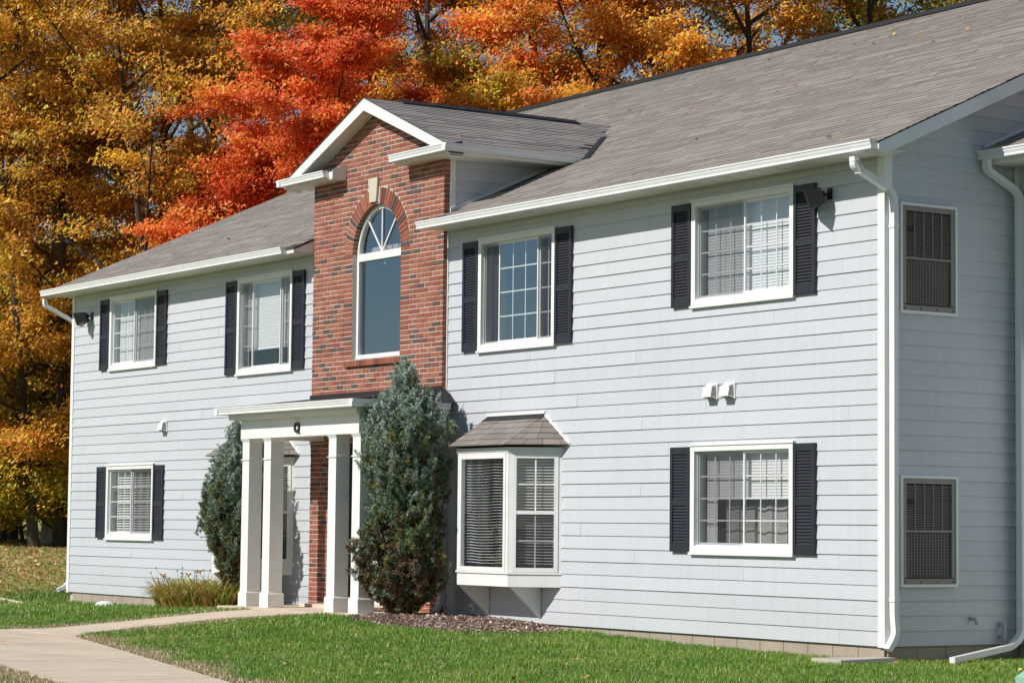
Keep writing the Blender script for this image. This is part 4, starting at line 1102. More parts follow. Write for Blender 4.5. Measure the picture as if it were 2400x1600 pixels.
# ------------------------------------------------------------------ separate small things
def floodlight(x, z, facing, label):
    e = tag(empty('wall_floodlight', (x, 0, z)), label, 'floodlight')
    mb = MB(); mb.box(x-.035, x+.035, -.034, -.019, z-.06, z+.06); mb.tube([(x, -.03, z), (x-.04*facing, -.09, z-.01)], .014, 8); mb.box(x-.02-.04*facing, x+.02-.04*facing, -.11, -.08, z-.04, z+.03)
    mb.build('bracket', m_bronze, e)
    # head: tapered box pointing away from the wall and down
    c = np.array([x-.06*facing, -.18, z-.045]); d = np.array([-.62*facing, -.70, -.35]); d /= np.linalg.norm(d)
    s = np.cross(d, (0, 0, 1)); s /= np.linalg.norm(s); u = np.cross(s, d)
    mb = MB(); f = c+d*.09; bk = c-d*.09
    mb.hexa([tuple(bk-s*.085-u*.07), tuple(bk+s*.085-u*.07), tuple(f+s*.14-u*.115), tuple(f-s*.14-u*.115), tuple(bk-s*.085+u*.07), tuple(bk+s*.085+u*.07), tuple(f+s*.14+u*.115), tuple(f-s*.14+u*.115)])
    hd = mb.build('lamp_head', m_bronze, e)
    mb = MB(); f2 = f+d*.002; mb.hexa([tuple(f2-s*.1-u*.075), tuple(f2+s*.1-u*.075), tuple(f2+s*.1-u*.075+d*.004), tuple(f2-s*.1-u*.075+d*.004), tuple(f2-s*.1+u*.075), tuple(f2+s*.1+u*.075), tuple(f2+s*.1+u*.075+d*.004), tuple(f2-s*.1+u*.075+d*.004)]); mb.build('lens', m_glass, hd)
    mb = MB(); k = f-d*.02+u*.108; mb.tube([tuple(k), tuple(k+u*.02)], .009, 8); mb.build('photocell', m_pvc, hd)
floodlight(-.845, 4.775, 1, 'dark bronze floodlight on the wall beside the upper right window shutter')
floodlight(-20.05, 4.70, 1, 'dark bronze floodlight near the far left corner under the eave')

mb = MB(); mb.hexa([(-.28, -.78, -.20), (.30, -.86, -.20), (.26, -.05, -.20), (-.05, -.05, -.20), (-.26, -.76, -.108), (.28, -.84, -.108), (.24, -.07, -.098), (-.03, -.07, -.098)])
tag(mb.build('splash_block', concrete_mat('splash_concrete', (.5, .45, .38))), 'concrete splash block on the grass below the corner downspout', 'splash block')
# utility box
ub = tag(empty('utility_box', (6.3, -3.75, -.15)), 'pale green utility box standing in the lawn at the right edge', 'utility box')
ux, uy, uz = 6.28, -3.72, float(zg(6.28, -3.72))
mb = MB(); mb.box(ux-.29, ux+.29, uy-.29, uy+.29, uz-.05, uz+.24); mb.build('cabinet', m_green, ub)
mb = MB(); pts0 = [(ux-.32, uy-.32), (ux+.32, uy-.32), (ux+.32, uy+.32), (ux-.32, uy+.32)]
mb.hexa([(p[0], p[1], uz+.241) for p in pts0]+[(p[0], p[1], uz+.30) for p in pts0])
mb.hexa([(p[0], p[1], uz+.3001) for p in pts0]+[(ux+(p[0]-ux)*.82, uy+(p[1]-uy)*.82, uz+.36) for p in pts0]); mb.build('lid', m_green, ub)
# small white cap in the lawn
mb = MB(); cx0, cy0 = -18.29, -.47; cz0 = float(zg(cx0, cy0)); R_, n = .19, 16
rings = [[(cx0+R_*math.cos(a)*r, cy0+R_*math.sin(a)*r*.8, cz0+h) for a in np.linspace(0, 2*math.pi, n, endpoint=False)] for r, h in ((1, -.03), (1, .02), (.8, .065), (.4, .085))]
for A, B in zip(rings, rings[1:]):
    for k in range(n): mb.face([A[k], A[(k+1) % n], B[(k+1) % n], B[k]])
mb.face(rings[-1]); tag(mb.build('drain_cap', m_white), 'small white domed cap in the grass left of the daylilies', 'cap')
mb = MB(); mb.hexa([(-22.4, -.75, -.2), (-19.9, -1.25, -.2), (-19.9, -1.15, -.2), (-22.4, -.65, -.2), (-22.4, -.71, -.125), (-19.9, -1.21, -.145), (-19.9, -1.17, -.145), (-22.4, -.67, -.125)])
tag(mb.build('edging_strip', m_path), 'thin concrete edging strip in the grass at the left corner', kind='structure')

# ------------------------------------------------------------------ mulch beds
def bed(name, label, cx, cy, rx, ry, h, seed, n=9000):
    r = np.random.default_rng(seed)
    mb = MB(); K, J = 44, 8
    def P(a, t):
        wob = 1+.06*math.sin(3*a+seed)+.04*math.sin(7*a)
        x_, y_ = cx+rx*t*wob*math.cos(a), min(-.03, cy+ry*t*wob*math.sin(a)); return (x_, y_, float(zg(x_, y_))+.008+h*(1-t*t))
    for i in range(K):
        a0, a1 = 2*math.pi*i/K, 2*math.pi*(i+1)/K
        for j in range(J):
            t0, t1 = j/J, (j+1)/J
            mb.face([P(a0, t0), P(a0, t1), P(a1, t1), P(a1, t0)] if j else [P(a0, 0), P(a0, t1), P(a1, t1)])
    o = tag(mb.build(name, m_mulch), label, kind='structure')
    a = r.uniform(0, 2*math.pi, n); t = np.sqrt(r.uniform(0, 1.04, n))
    pos = np.array([P(aa, tt) for aa, tt in zip(a, t)])
    chips(pos, r, o)
    return o
def chips(pos, r, parent):
    n = len(pos); L = r.uniform(.012, .045, n)[:, None]; Wd = r.uniform(.004, .012, n)[:, None]
    th = r.uniform(0, 2*np.pi, n); d = np.stack([np.cos(th), np.sin(th), r.normal(0, .35, n)], 1); s = np.stack([-np.sin(th), np.cos(th), r.normal(0, .5, n)], 1)
    p = pos+np.array([0, 0, .008]); V = np.stack([p-d*L-s*Wd, p+d*L-s*Wd, p+d*L+s*Wd, p-d*L+s*Wd], 1).reshape(-1, 3)
    k = r.uniform(.35, 1.5, n)[:, None]; col = np.where(r.random(n)[:, None] < .25, np.array([.58, .48, .41]), np.array([.33, .23, .175]))*k
    tag(obj('mulch_chips', np_mesh('mulch_chips', V, 4, m_litter, col), parent), kind='stuff')
bedR = bed('mulch_bed', 'brown wood mulch bed around the large juniper and bay window', -7.0, -.75, 1.75, 1.15, .05, 3, 11000)
bedL = bed('mulch_bed', 'brown mulch bed around the daylilies left of the porch', -13.6, -.6, 1.5, .75, .05, 4, 5000)
def on_bed(x, y):
    return (((x+7.0)/1.72)**2+((y+.75)/1.12)**2 < 1) | (((x+13.6)/1.5)**2+((y+.6)/.75)**2 < 1)

# ------------------------------------------------------------------ grass
def grass(name, label, x0, x1, y0, y1, dens, hmean, seed):
    r = np.random.default_rng(seed); n = int((x1-x0)*(y1-y0)*dens)
    x = r.uniform(x0, x1, n); y = r.uniform(y0, y1, n)
    # patchiness
    ok = ~on_path(x, y) & ~on_bed(x, y) & ~((y > -1.55) & (x > -12.17) & (x < -8.42)) & ~((y > -.0) & (x > -W_) & (x < .02)) & ~((y > 1.8) & (x > 0))
    # only what the camera (or a step aside of it) can see
    P = np.stack([x-CAM[0], y-CAM[1]], 1); f2 = FWD[:2]/np.linalg.norm(FWD[:2]); r2 = R2[:2]/np.linalg.norm(R2[:2])
    dep = P@f2; lat = P@r2; ok &= (np.abs(lat) < dep*.235+.6) & (dep > 16)
    keepd = np.clip(26/np.maximum(dep, 1), .35, 1)**1.3; ok &= r.random(n) < keepd
    x, y, dep = x[ok], y[ok], dep[ok]; n = len(x); z = zg(x, y)
    pn = np.sin(x*1.7+1.3*np.sin(y*1.1))*np.sin(y*2.1+1.7*np.sin(x*.9)); pn2 = np.sin(x*5.1+2*np.sin(y*3.3))*np.sin(y*6.1+np.sin(x*4))
    edge = np.clip((y-(-5.28-.267*(x+8.48)))/(.5+.2*np.sin(x*2.3)), 0, 1); edge = np.where(x > -8.6, edge, 1.)
    edge2 = np.clip((-8.34-.20*(x+3.18)-y)/.6, 0, 1); edge = np.where(y < -8.34-.2*(x+3.18), edge2*.8, edge)
    d2 = np.clip(np.maximum(np.abs(x+10.1)-.75, -(y+6))/.5, 0, 1); edge = np.minimum(edge, np.where((y > -5.2), .35+.65*d2, 1))
    lit = litter_zone(x, y)
    ok2 = r.random(n) < np.clip(.6+.4*edge+.12*pn2, .3, 1)*(1-.25*lit)
    x, y, z, dep, pn, pn2, edge, lit = [q[ok2] for q in (x, y, z, dep, pn, pn2, edge, lit)]; n = len(x)
    h = hmean*r.uniform(.55, 1.35, n)*(.75+.25*edge)*(1+.2*pn2); wd = (.0031+.00018*dep)*r.uniform(.7, 1.3, n)
    th = r.uniform(0, 2*np.pi, n); lean = r.uniform(.1, .75, n)
    base = np.stack([x, y, z-.004], 1); side = np.stack([np.cos(th), np.sin(th), 0*th], 1)*wd[:, None]
    ph = th+np.pi/2+r.normal(0, .5, n); tip = base+np.stack([np.cos(ph)*h*lean, np.sin(ph)*h*lean, h], 1)
    V = np.stack([base-side, base+side, tip], 1).reshape(-1, 3)
    g = np.array([.205, .385, .042]); g2 = np.array([.33, .44, .075]); g3 = np.array([.12, .28, .035]); dry = np.array([.74, .60, .36])
    m1 = np.clip(.5+.45*pn+.25*r.normal(size=n), 0, 1)[:, None]; col = g3*(1-m1)+g*m1
    m2 = (r.random(n) < .22)[:, None]; col = np.where(m2, g2, col)
    dr = r.random(n) < np.clip((1-edge)*1.3 + .05+.05*(pn2 > .5)+.35*lit, 0, 1); col = np.where(dr[:, None], dry*r.uniform(.5, 1.15, n)[:, None], col)
    ol = (r.random(n) < .55*lit+.16*np.clip(pn*1.5, 0, 1)+.10*(np.sin(x*.8+2)*np.sin(y*1.3+1) > .35)) & ~dr; col = np.where(ol[:, None], np.array([.42, .43, .11]), col)
    col = col*r.uniform(.65, 1.3, n)[:, None]
    return tag(obj(name, np_mesh(name, V, 3, m_blade, col)), label, None, kind='stuff')
grass('grass', 'short mown green lawn grass in front of the building', -13, 8.5, -11.5, 1.8, 2750, .05, 11)
grass('grass', 'lawn grass left of the porch walk and beside the building', -38, -13, -9, 9, 700, .055, 12)

# ------------------------------------------------------------------ daylilies and junipers
def lily(label, cx, cy, rx, ry, n, seed):
    r = np.random.default_rng(seed); V = []; col = []
    e = tag(empty('daylily_clump', (cx, cy, float(zg(cx, cy)))), label, 'daylily')
    for i in range(n):
        a, t = r.uniform(0, 2*np.pi), math.sqrt(r.random()); x_, y_ = cx+rx*t*math.cos(a), cy+ry*t*math.sin(a); z_ = float(zg(x_, y_))
        L = r.uniform(.5, .9); ph = r.uniform(0, 2*np.pi); out = np.array([math.cos(ph), math.sin(ph), 0]); s = np.array([-math.sin(ph), math.cos(ph), 0])*r.uniform(.007, .013)
        dr = r.random(); c = np.array([.20, .27, .05]) if dr < .4 else (np.array([.42, .34, .08]) if dr < .75 else np.array([.44, .22, .085]))
        c = c*r.uniform(1.0, 2.0); droop = r.uniform(.2, .9); pts = []
        for k in range(5):
            q = k/4; pts.append(np.array([x_, y_, z_])+out*L*(q*.45+droop*.3*q*q)+np.array([0, 0, L*(q*1.15-(.42+droop*.6)*q*q)]))
        for k in range(4):
            w0, w1 = (1-k/4)**.6, (1-(k+1)/4)**.6
            V += [pts[k]-s*w0, pts[k]+s*w0, pts[k+1]+s*w1, pts[k+1]-s*w1]; col.append(c)
    obj('foliage', np_mesh('foliage', np.array(V), 4, m_blade, np.array(col)), e)
    mb = MB(); fl = MB(); N2 = 26
    for i in range(N2):
        a, t = r.uniform(0, 2*np.pi), math.sqrt(r.random()); x_, y_ = cx+rx*t*math.cos(a), cy+ry*t*math.sin(a); z_ = float(zg(x_, y_)); h = r.uniform(.42, .62); dx, dy = r.normal(0, .14, 2)
        tp = (x_+dx, y_+dy, z_+h); mb.tube([(x_, y_, z_), (x_+dx*.4, y_+dy*.4, z_+h*.6), tp], [.004, .0035, .0025], 4)
        s = .013; mb.tube([tp, (tp[0]+.005, tp[1], tp[2]+.02)], [s, s*.6], 5)
        if i in (3, 11, 19):
            for k in range(6):
                a2 = k*math.pi/3; fl.face([(tp[0], tp[1], tp[2]), (tp[0]+.05*math.cos(a2-.35), tp[1]+.05*math.sin(a2-.35), tp[2]+.035), (tp[0]+.085*math.cos(a2), tp[1]+.085*math.sin(a2), tp[2]+.06), (tp[0]+.05*math.cos(a2+.35), tp[1]+.05*math.sin(a2+.35), tp[2]+.035)])
    mb.build('stalk', simple('dry_stalk', (.14, .11, .05), .8, .2), e); fl.build('flower', simple('yellow_petal', (.85, .50, .02), .6, .1), e)
lily('arching yellow and green daylily clump against the wall left of the porch', -13.95, -.98, 1.05, .34, 2600, 21)

def juniper(label, cx, cy, z0, H, prof, n, seed, dead):
    r = np.random.default_rng(seed)
    e = tag(empty('juniper', (cx, cy, z0)), label, 'juniper')
    zs = np.array([p[0] for p in prof]); rs = np.array([p[1] for p in prof])
    t = r.beta(1.1, 1.25, n); a = r.uniform(0, 2*np.pi, n)
    lump = 1+.15*np.sin(3*a+6*t)+.13*np.sin(5*a-11*t+1)+.11*np.sin(8*a+19*t)
    Rr = np.interp(t, zs, rs)*lump
    q = np.clip(1-np.abs(r.normal(0, .34, n)), .1, 1)
    c = np.stack([cx+Rr*q*np.cos(a), cy+Rr*q*np.sin(a)*.85, z0+t*H*.965], 1)
    ax = np.stack([np.cos(a)*(.75-.45*t), np.sin(a)*(.75-.45*t), .55+.6*t], 1)+r.normal(0, .28, (n, 3)); ax /= np.linalg.norm(ax, axis=1, keepdims=True)
    Lp = r.uniform(.09, .24, n)*(.75+.5*t)
    c = c-ax*(Lp*.55)[:, None]
    sp_n = n//28; ti = np.argsort(-t)[:sp_n]; Lp[ti] *= 1.7; ax[ti] = ax[ti]*.35+np.array([0, 0, 1.]); ax[ti] /= np.linalg.norm(ax[ti], axis=1, keepdims=True)
    S, M_ = 22, 7
    pl = np.repeat(np.arange(n), S); m = len(pl); sv = r.beta(1.2, 1.0, m)
    jit = r.normal(0, 1, (m, 3))*(.030*(1.15-sv))[:, None]
    sp = c[pl]+ax[pl]*(Lp[pl]*sv)[:, None]+jit
    sd_ = ax[pl]+r.normal(0, .5, (m, 3)); sd_ /= np.linalg.norm(sd_, axis=1, keepdims=True)
    cl = np.repeat(np.arange(m), M_); k = len(cl)
    d = sd_[cl]+r.normal(0, .55, (k, 3)); d /= np.linalg.norm(d, axis=1, keepdims=True)
    sd = np.cross(d, r.normal(size=(k, 3))); sd /= np.linalg.norm(sd, axis=1, keepdims=True)
    L = r.uniform(.02, .05, k)[:, None]; Wd = r.uniform(.0045, .0082, k)[:, None]
    p = sp[cl]+r.normal(0, .007, (k, 3))
    V = np.stack([p-sd*Wd, p+sd*Wd, p+d*L], 1).reshape(-1, 3)
    blue = np.array([.34, .42, .345]); grn = np.array([.155, .235, .115]); olive = np.array([.25, .25, .075]); brn = np.array([.23, .155, .085])
    f = np.clip((t-.42)/.4+r.normal(0, .22, n), 0, 1)[:, None]; cc = grn*(1-f)+blue*f
    tipb = (r.random(n) < .22)[:, None] & (t < .5)[:, None]; cc = np.where(tipb, blue*.85, cc)
    lowp = np.clip((dead-t)/dead, 0, 1); inner = 1-q
    pat = .5+.5*np.sin(4*a+9*t+seed)*np.sin(13*t-2*a)
    isb = r.random(n) < np.clip(lowp*1.0*(.3+.9*pat)+.5*inner*(t < .7), 0, .9); iso = (r.random(n) < .38*(1-t)) & ~isb
    cc = np.where(isb[:, None], brn*r.uniform(.45, 1.25, n)[:, None], cc); cc = np.where(iso[:, None], olive, cc)
    cc = cc*r.uniform(.75, 1.2, n)[:, None]
    tipk = (.7+.5*sv)[cl]
    col = cc[pl][cl]*(tipk*r.uniform(.7, 1.3, k))[:, None]
    obj('foliage', np_mesh('foliage', V, 3, m_needle, col), e)
    mb = MB()
    for i in range(16):
        an = r.uniform(0, 2*np.pi); hh = r.uniform(.35, .95)*H; rr = np.interp(hh/H, zs, rs)*r.uniform(.35, .9)
        mb.tube([(cx+.06*math.cos(an), cy+.06*math.sin(an), z0-.05), (cx+rr*.45*math.cos(an), cy+rr*.45*math.sin(an), z0+hh*.45), (cx+rr*math.cos(an+.2), cy+rr*math.sin(an+.2), z0+hh)], [.022, .015, .004], 5)
    for i in range(130):
        an = r.uniform(0, 2*np.pi); hh = r.uniform(.08, .6)*H; rr = np.interp(hh/H, zs, rs)*r.uniform(.5, 1.0)
        b0 = np.array([cx, cy, z0+hh*.6]); b1 = np.array([cx+rr*math.cos(an), cy+rr*math.sin(an)*.85, z0+hh+r.uniform(0, .2)])
        mb.tube([tuple(b0), tuple((b0+b1)/2+r.normal(0, .04, 3)), tuple(b1)], [.006, .004, .0015], 3)
    mb.build('branch', m_bark, e)
juniper('tall blue green juniper with browned lower foliage right of the porch', -8.27, -.84, .05, 3.14,
        [(0, .10), (.05, .30), (.12, .52), (.2, .60), (.33, .61), (.42, .54), (.5, .52), (.6, .56), (.72, .62), (.8, .62), (.87, .50), (.94, .26), (1, .03)], 2100, 31, .58)
juniper('slim juniper standing behind the left pair of porch columns', -13.12, -.80, .02, 2.50,
        [(0, .04), (.12, .07), (.22, .18), (.35, .38), (.5, .52), (.62, .53), (.75, .46), (.88, .30), (1, .05)], 1150, 32, .42)

# ------------------------------------------------------------------ trees
def dir_uv(u, v=700):
    d = (u-1200)/FOC*R2-(v-800)/FOC*U2+FWD; return d[:2]/np.linalg.norm(d[:2])
def at_uD(u, D): return CAM[:2]+dir_uv(u)*D
GOLD = [(.66, .36, .035), (.54, .25, .028), (.72, .46, .05), (.38, .19, .025), (.42, .31, .045)]
RED = [(.74, .115, .03), (.78, .17, .035), (.62, .085, .025), (.76, .27, .045)]
ORANGE = [(.78, .29, .03), (.70, .20, .025), (.80, .42, .05), (.52, .17, .025)]
AMBER = [(.74, .38, .04), (.66, .28, .03), (.55, .45, .055), (.26, .29, .04), (.76, .28, .03)]
BROWN = [(.56, .23, .03), (.64, .30, .035), (.40, .15, .025), (.70, .38, .05)]
GREENY = [(.14, .20, .03), (.30, .30, .04), (.52, .34, .04), (.08, .115, .022)]
YELG = [(.58, .46, .045), (.40, .36, .04), (.64, .36, .035), (.20, .20, .028)]
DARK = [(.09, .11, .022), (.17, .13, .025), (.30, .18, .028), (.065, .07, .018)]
def tree(name, label, cat, xy, H, cb, R, pal, nleaf, seed, tr=.17, bark=None, leaf=.071, spread=.24, lean=(0, 0), top=.25, nb=16, group=None, zsq=.42, low=.0):
    r = np.random.default_rng(seed); bark = bark or m_bark
    x0, y0 = xy; zb = float(zg(x0, y0)) - .15
    e = tag(empty(name, (x0, y0, zb)), label, cat, group)
    base = np.array([x0, y0, zb])
    npt = 9; tp = []
    wx, wy = r.normal(0, .35, 2)
    for i in range(npt):
        t = i/(npt-1); tp.append(base+np.array([lean[0]*t*H*.9+wx*math.sin(t*3.1)*t, lean[1]*t*H*.9+wy*math.sin(t*2.6+1)*t, t*H*.96]))
    mb = MB(); mb.tube([tuple(p) for p in tp], [tr*(1.35 if i == 0 else 1)*(1-.9*i/(npt-1))+.012 for i in range(npt)], 9); mb.build('trunk', bark, e)
    tpa = np.array(tp); bm_ = MB(); twigs = []
    def tpos(z):
        t = np.clip((z)/(H*.96), 0, 1)*(npt-1); i = min(int(t), npt-2); return tpa[i]+(tpa[i+1]-tpa[i])*(t-i)
    for i in range(nb):
        f = (i+r.uniform(0, .9))/nb; z = cb+(H-cb)*(f**1.05)*.93
        an = i*2.399+r.normal(0, .35); st = tpos(max(.5, z-.22*R*(1-f)))
        prof = math.sin(math.pi*min(1, (f*.80+.17)))**.75 if not low else 1-.55*f
        ln = R*prof*r.uniform(.75, 1.12)*(1-top*f)+.3
        up = r.uniform(.25, .6)+.45*f
        d = np.array([math.cos(an), math.sin(an), up]); d /= np.linalg.norm(d)
        pts = [st]; bend = r.normal(0, .12, 3)
        for k in range(1, 6):
            q = k/5; pts.append(st+d*ln*q+bend*q*q*ln*.6+np.array([0, 0, .10*ln*q*q]))
        rad = tr*.5*(1-.5*f)
        bm_.tube([tuple(p) for p in pts], [rad*(1-.85*k/5)+.008 for k in range(6)], 6, cap=False)
        for j in range(7):
            q = r.uniform(.28, 1.0); k = min(int(q*5), 4); p0 = pts[k]+(pts[k+1]-pts[k])*(q*5-k)
            d2 = d*.6+r.normal(0, .62, 3); d2[2] = abs(d2[2])*.6+.05; d2 /= np.linalg.norm(d2); l2 = ln*r.uniform(.28, .5)
            p1 = p0+d2*l2*.5+r.normal(0, .06, 3); p2 = p0+d2*l2
            bm_.tube([tuple(p0), tuple(p1), tuple(p2)], [rad*.32, rad*.2, .006], 4, cap=False)
            for s in range(6):
                q2 = r.uniform(.2, 1); pb = p0+(p2-p0)*q2; d3 = d2+r.normal(0, .75, 3); d3[2] = d3[2]*.45+.05; d3 /= np.linalg.norm(d3); l3 = r.uniform(.35, .85)
                pe = pb+d3*l3; twigs.append((pb, pe))
                if s < 2 and nleaf < 60000: bm_.tube([tuple(pb), tuple(pe)], [.011, .004], 3, cap=False)
    bm_.build('branches', bark, e, fix=False)
    tw = np.array(twigs); T = len(tw)
    nleaf = int(nleaf*2.3); per = r.dirichlet(np.ones(T)*1.1); cnt = np.maximum(4, (per*nleaf)).astype(int); ci = np.repeat(np.arange(T), cnt); n = len(ci)
    q = r.uniform(.1, 1.15, n)[:, None]
    P = tw[ci, 0]+(tw[ci, 1]-tw[ci, 0])*q+r.normal(0, 1, (n, 3))*np.array([spread, spread, spread*zsq])
    P = P[P[:, 2] > zb+.3+0*P[:, 2]]; ci = ci[:len(P)]; n = len(P)
    nor = r.normal(0, .52, (n, 3))+np.array([.15, -.80, .72]); nor /= np.linalg.norm(nor, axis=1, keepdims=True)
    a = np.cross(nor, r.normal(size=(n, 3))); a /= np.linalg.norm(a, axis=1, keepdims=True); b = np.cross(nor, a)
    s = leaf*r.uniform(.55, 1.25, n)[:, None]
    cup = nor*s*.25
    V = np.stack([P-a*s*.9+b*s*.12, P+b*s*.75+a*s*.05+cup, P+a*s*.95-b*s*.35], 1).reshape(-1, 3)
    pal = np.array(pal); K = len(pal)
    cl = r.integers(0, K, T); own = r.integers(0, K, n); pick = np.where(r.random(n) < .55, cl[ci], own)
    tb = r.uniform(.7, 1.3, T)[ci]; col = pal[pick]*(tb*r.uniform(.85, 1.75, n))[:, None]*(1+r.normal(0, .08, (n, 3)))
    obj('crown', np_mesh('crown', V, 3, m_leaf, np.clip(col, .005, .95)), e)
    return e
TG = 'trees of the autumn wood behind the building'
tree('tree', 'broad golden brown tree at the far left edge of the wood', 'tree', at_uD(40, 66), 18.5, 3.2, 4.4, GOLD, 54000, 101, tr=.15, group=TG)
tree('tree', 'golden yellow tree between the pale trunk and the red maple', 'tree', at_uD(350, 64), 19, 3.0, 4.2, GOLD+BROWN[:2], 54000, 102, tr=.15, group=TG)
tree('tree', 'bright red maple with dense crown left of the brick gable', 'tree', at_uD(775, 58), 13.5, 3.6, 3.6, RED, 56000, 103, tr=.12, top=.1, nb=20, leaf=.062, spread=.19, group=TG)
tree('tree', 'low red maple crown just above the left roof slope', 'tree', at_uD(600, 59.5), 10.4, 3.2, 2.4, RED, 24000, 104, tr=.09, leaf=.062, spread=.19, nb=12, group=TG)
tree('tree', 'yellow orange maple with green patches right behind the brick gable', 'tree', at_uD(1130, 59), 12.0, 4.5, 2.9, AMBER, 42000, 105, tr=.12, leaf=.062, spread=.19, group=TG)
tree('tree', 'tall orange red tree behind the gable peak reaching the top of the picture', 'tree', at_uD(985, 65), 19, 6, 3.8, ORANGE+RED[:2], 38000, 106, tr=.18, group=TG)
tree('tree', 'burnt orange oak above the middle of the main roof ridge', 'tree', at_uD(1400, 61), 17, 5, 4.0, BROWN+ORANGE[:2], 44000, 107, tr=.15, group=TG)
tree('tree', 'rusty orange oak with visible dark trunk above the right roof slope', 'tree', at_uD(1720, 62), 18, 6, 4.0, BROWN, 38000, 108, tr=.18, group=TG)
tree('tree', 'dark green and rust tree at the upper right above the roof ridge', 'tree', at_uD(2030, 63), 18, 7, 3.6, GREENY+BROWN[:2], 28000, 109, tr=.18, group=TG)
tree('tree', 'green and gold tree at the top right corner behind the ridge', 'tree', at_uD(2330, 64), 18, 7, 3.8, GREENY+GOLD[:2], 18000, 110, tr=.2, group=TG)
tree('tree', 'nearly bare tree with pale forked trunk at the upper left', 'tree', at_uD(146, 64.5), 18, 12.8, 2.6, GOLD, 1500, 111, tr=.30, bark=m_barkp, nb=9, group=TG)
tree('tree', 'dark leaning tree with crooked bare limbs at the left corner of the building', 'tree', at_uD(172, 64), 11.5, 4.2, 3.0, GOLD+YELG[:1], 9000, 112, tr=.16, lean=(-.10, -.18), nb=10, group=TG)
tree('tree', 'full golden tree in front of the pale forked trunk', 'tree', at_uD(150, 63), 12.0, 2.0, 3.6, GOLD+BROWN[:3], 26000, 116, tr=.12, top=.5, nb=13, group=TG)
tree('tree', 'sparse dark limbed tree rising in front of the golden trees', 'tree', at_uD(400, 60.5), 15, 4.0, 5.0, GOLD+BROWN[:2], 18000, 117, tr=.12, lean=(-.06, -.10), nb=15, group=TG)
tree('tree', 'sparse dark limbed tree leaning at the far left edge', 'tree', at_uD(95, 62.5), 14, 4.5, 4.6, GOLD+BROWN[:1], 14000, 118, tr=.11, lean=(-.05, -.10), nb=14, group=TG)
tree('tree', 'yellow green understory tree low at the left edge', 'tree', at_uD(20, 65), 7.5, .8, 2.6, YELG, 22000, 113, tr=.07, leaf=.066, low=1, nb=18, group=TG)
tree('tree', 'yellow green sapling tree beside the left corner of the building', 'tree', at_uD(125, 65.5), 7.0, .9, 2.4, YELG+GOLD[:1], 20000, 114, tr=.07, leaf=.066, low=1, nb=18, group=TG)
tree('tree', 'gold tree with dark upright trunk right of the yellow tree', 'tree', at_uD(500, 68), 17, 4, 3.2, GOLD+GREENY[:2], 22000, 115, tr=.2, group=TG)
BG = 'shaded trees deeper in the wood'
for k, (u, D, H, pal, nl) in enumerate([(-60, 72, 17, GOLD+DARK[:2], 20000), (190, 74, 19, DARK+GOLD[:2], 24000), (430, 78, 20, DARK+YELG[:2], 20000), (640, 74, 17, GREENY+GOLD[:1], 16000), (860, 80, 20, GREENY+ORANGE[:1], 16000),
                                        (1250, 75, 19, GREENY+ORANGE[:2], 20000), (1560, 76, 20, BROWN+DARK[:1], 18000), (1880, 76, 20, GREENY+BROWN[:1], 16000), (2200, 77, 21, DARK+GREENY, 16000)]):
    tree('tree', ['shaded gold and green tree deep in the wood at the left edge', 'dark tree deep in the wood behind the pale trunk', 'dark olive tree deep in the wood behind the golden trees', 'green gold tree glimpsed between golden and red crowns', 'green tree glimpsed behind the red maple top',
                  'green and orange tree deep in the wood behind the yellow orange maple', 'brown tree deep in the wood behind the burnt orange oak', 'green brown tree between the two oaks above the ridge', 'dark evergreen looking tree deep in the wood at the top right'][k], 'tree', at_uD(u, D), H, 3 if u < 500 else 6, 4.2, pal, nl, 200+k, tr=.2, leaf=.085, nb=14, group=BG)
# low shrubs at the foot of the wood
for k, (u, D, H, R) in enumerate([(-20, 64, 2.6, 1.8), (70, 64.5, 3.0, 2.0), (150, 63.5, 2.6, 1.6), (40, 69, 4, 2.2), (130, 70, 4, 2.2)]):
    tree('shrub', ['low yellow shrub at the wood edge by the left border', 'yellow green shrub at the foot of the wood on the leafy slope', 'small shrub at the wood edge touching the left wall corner', 'dark shrub in the shade behind the front shrubs', 'dark brushy shrub behind the left wall corner'][k], 'shrub', at_uD(u, D), H, .3, R, (YELG if k < 3 else DARK), 7000, 300+k, tr=.05, leaf=.075, low=1, nb=12, spread=.2, group='shrubs along the wood edge')

# the neighbouring block that shows as a dark roof reflected in the arched window
nb_ = tag(empty('neighbour_building', (-66, -35, 0)), 'low dark roofed building across the lot, mirrored in the arched window', 'building')
MB().box(-78, -54, -46, -28, -.3, 3.4).build('wall', m_side, nb_)
mb = MB(); mb.face([(-79, -47, 3.3), (-53, -47, 3.3), (-60, -37, 7.4), (-72, -37, 7.4)]); mb.face([(-53, -47, 3.3), (-53, -27, 3.3), (-60, -37, 7.4)]); mb.face([(-53, -27, 3.3), (-79, -27, 3.3), (-72, -37, 7.4), (-60, -37, 7.4)]); mb.face([(-79, -27, 3.3), (-79, -47, 3.3), (-72, -37, 7.4)]); mb.face([(-79, -47, 3.3), (-79, -27, 3.3), (-53, -27, 3.3), (-53, -47, 3.3)])
mb.build('roof', m_roofedge, nb_)

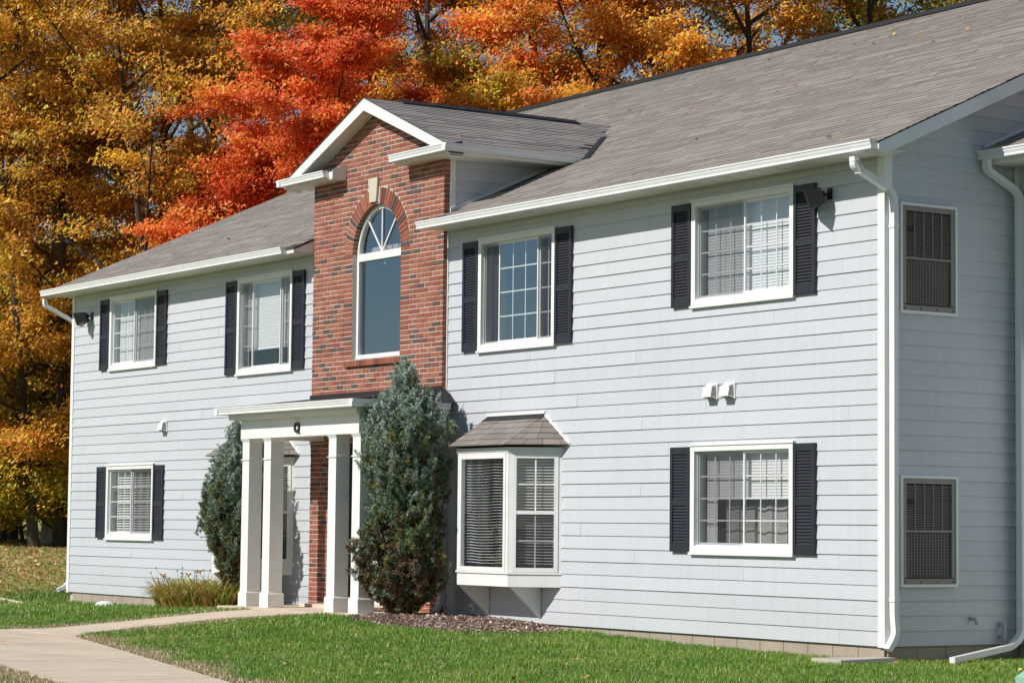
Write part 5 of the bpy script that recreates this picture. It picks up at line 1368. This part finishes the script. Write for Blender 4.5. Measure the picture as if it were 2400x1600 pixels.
# ------------------------------------------------------------------ fallen leaves
def fallen(name, label, x, y, z, size, cols, seed, tilt=.35):
    r = np.random.default_rng(seed); n = len(x)
    P = np.stack([x, y, z], 1); nor = r.normal(0, tilt, (n, 3))+np.array([0, 0, 1.]); nor /= np.linalg.norm(nor, axis=1, keepdims=True)
    a = np.cross(nor, r.normal(size=(n, 3))); a /= np.linalg.norm(a, axis=1, keepdims=True); b = np.cross(nor, a); s = size*r.uniform(.6, 1.3, n)[:, None]
    V = np.stack([P-a*s, P+b*s*.7+nor*s*.3, P+a*s, P-b*s*.7+nor*s*.3], 1).reshape(-1, 3)
    cols = np.array(cols); col = cols[r.integers(0, len(cols), n)]*r.uniform(.6, 1.2, n)[:, None]
    return tag(obj(name, np_mesh(name, V, 4, m_litter, col)), label, kind='stuff')
LC = [(.66, .42, .19), (.58, .32, .12), (.68, .32, .09), (.44, .25, .11), (.74, .56, .31)]
n = 13000; lx = rng.uniform(-45, -21.5, n); ly = rng.uniform(-4, 14, n); k_ = rng.random(n) < np.clip(litter_zone(lx, ly)+.03, 0, 1); lx, ly = lx[k_], ly[k_]
fallen('fallen_leaves', 'carpet of tan fallen leaves on the slope left of the building', lx, ly, zg(lx, ly)+.035, .05, LC, 41)
n = 95; lx = np.concatenate([rng.uniform(-9, 7, n), rng.uniform(.4, 2.0, 26)]); ly = np.concatenate([rng.uniform(-7, -.3, n), rng.uniform(-.3, 1.2, 26)])
k_ = ~on_path(lx, ly) | (rng.random(len(lx)) < .15); lx, ly = lx[k_], ly[k_]
fallen('fallen_leaves', 'scattered orange brown leaves lying on the front lawn', lx, ly, zg(lx, ly)+.045, .03, LC[:3]+[(.45, .17, .05)], 42, .6)
n = 90; lx = np.concatenate([rng.uniform(-20, 0, 26), rng.uniform(-8, -2, 24)]); ly = np.concatenate([rng.uniform(0, 7.3, 26), rng.uniform(5.2, 7.4, 24)])
k_ = ~((np.abs(lx-XC) < 2.3) & (ly < 4.3)); lx, ly = lx[k_], ly[k_]
fallen('fallen_leaves', 'few orange leaves lying on the grey shingle roof', lx, ly, EAVE_Z+SL*(ly-EAVE_Y)+.03, .038, [(.62, .30, .06), (.55, .22, .05), (.6, .42, .15)], 43)
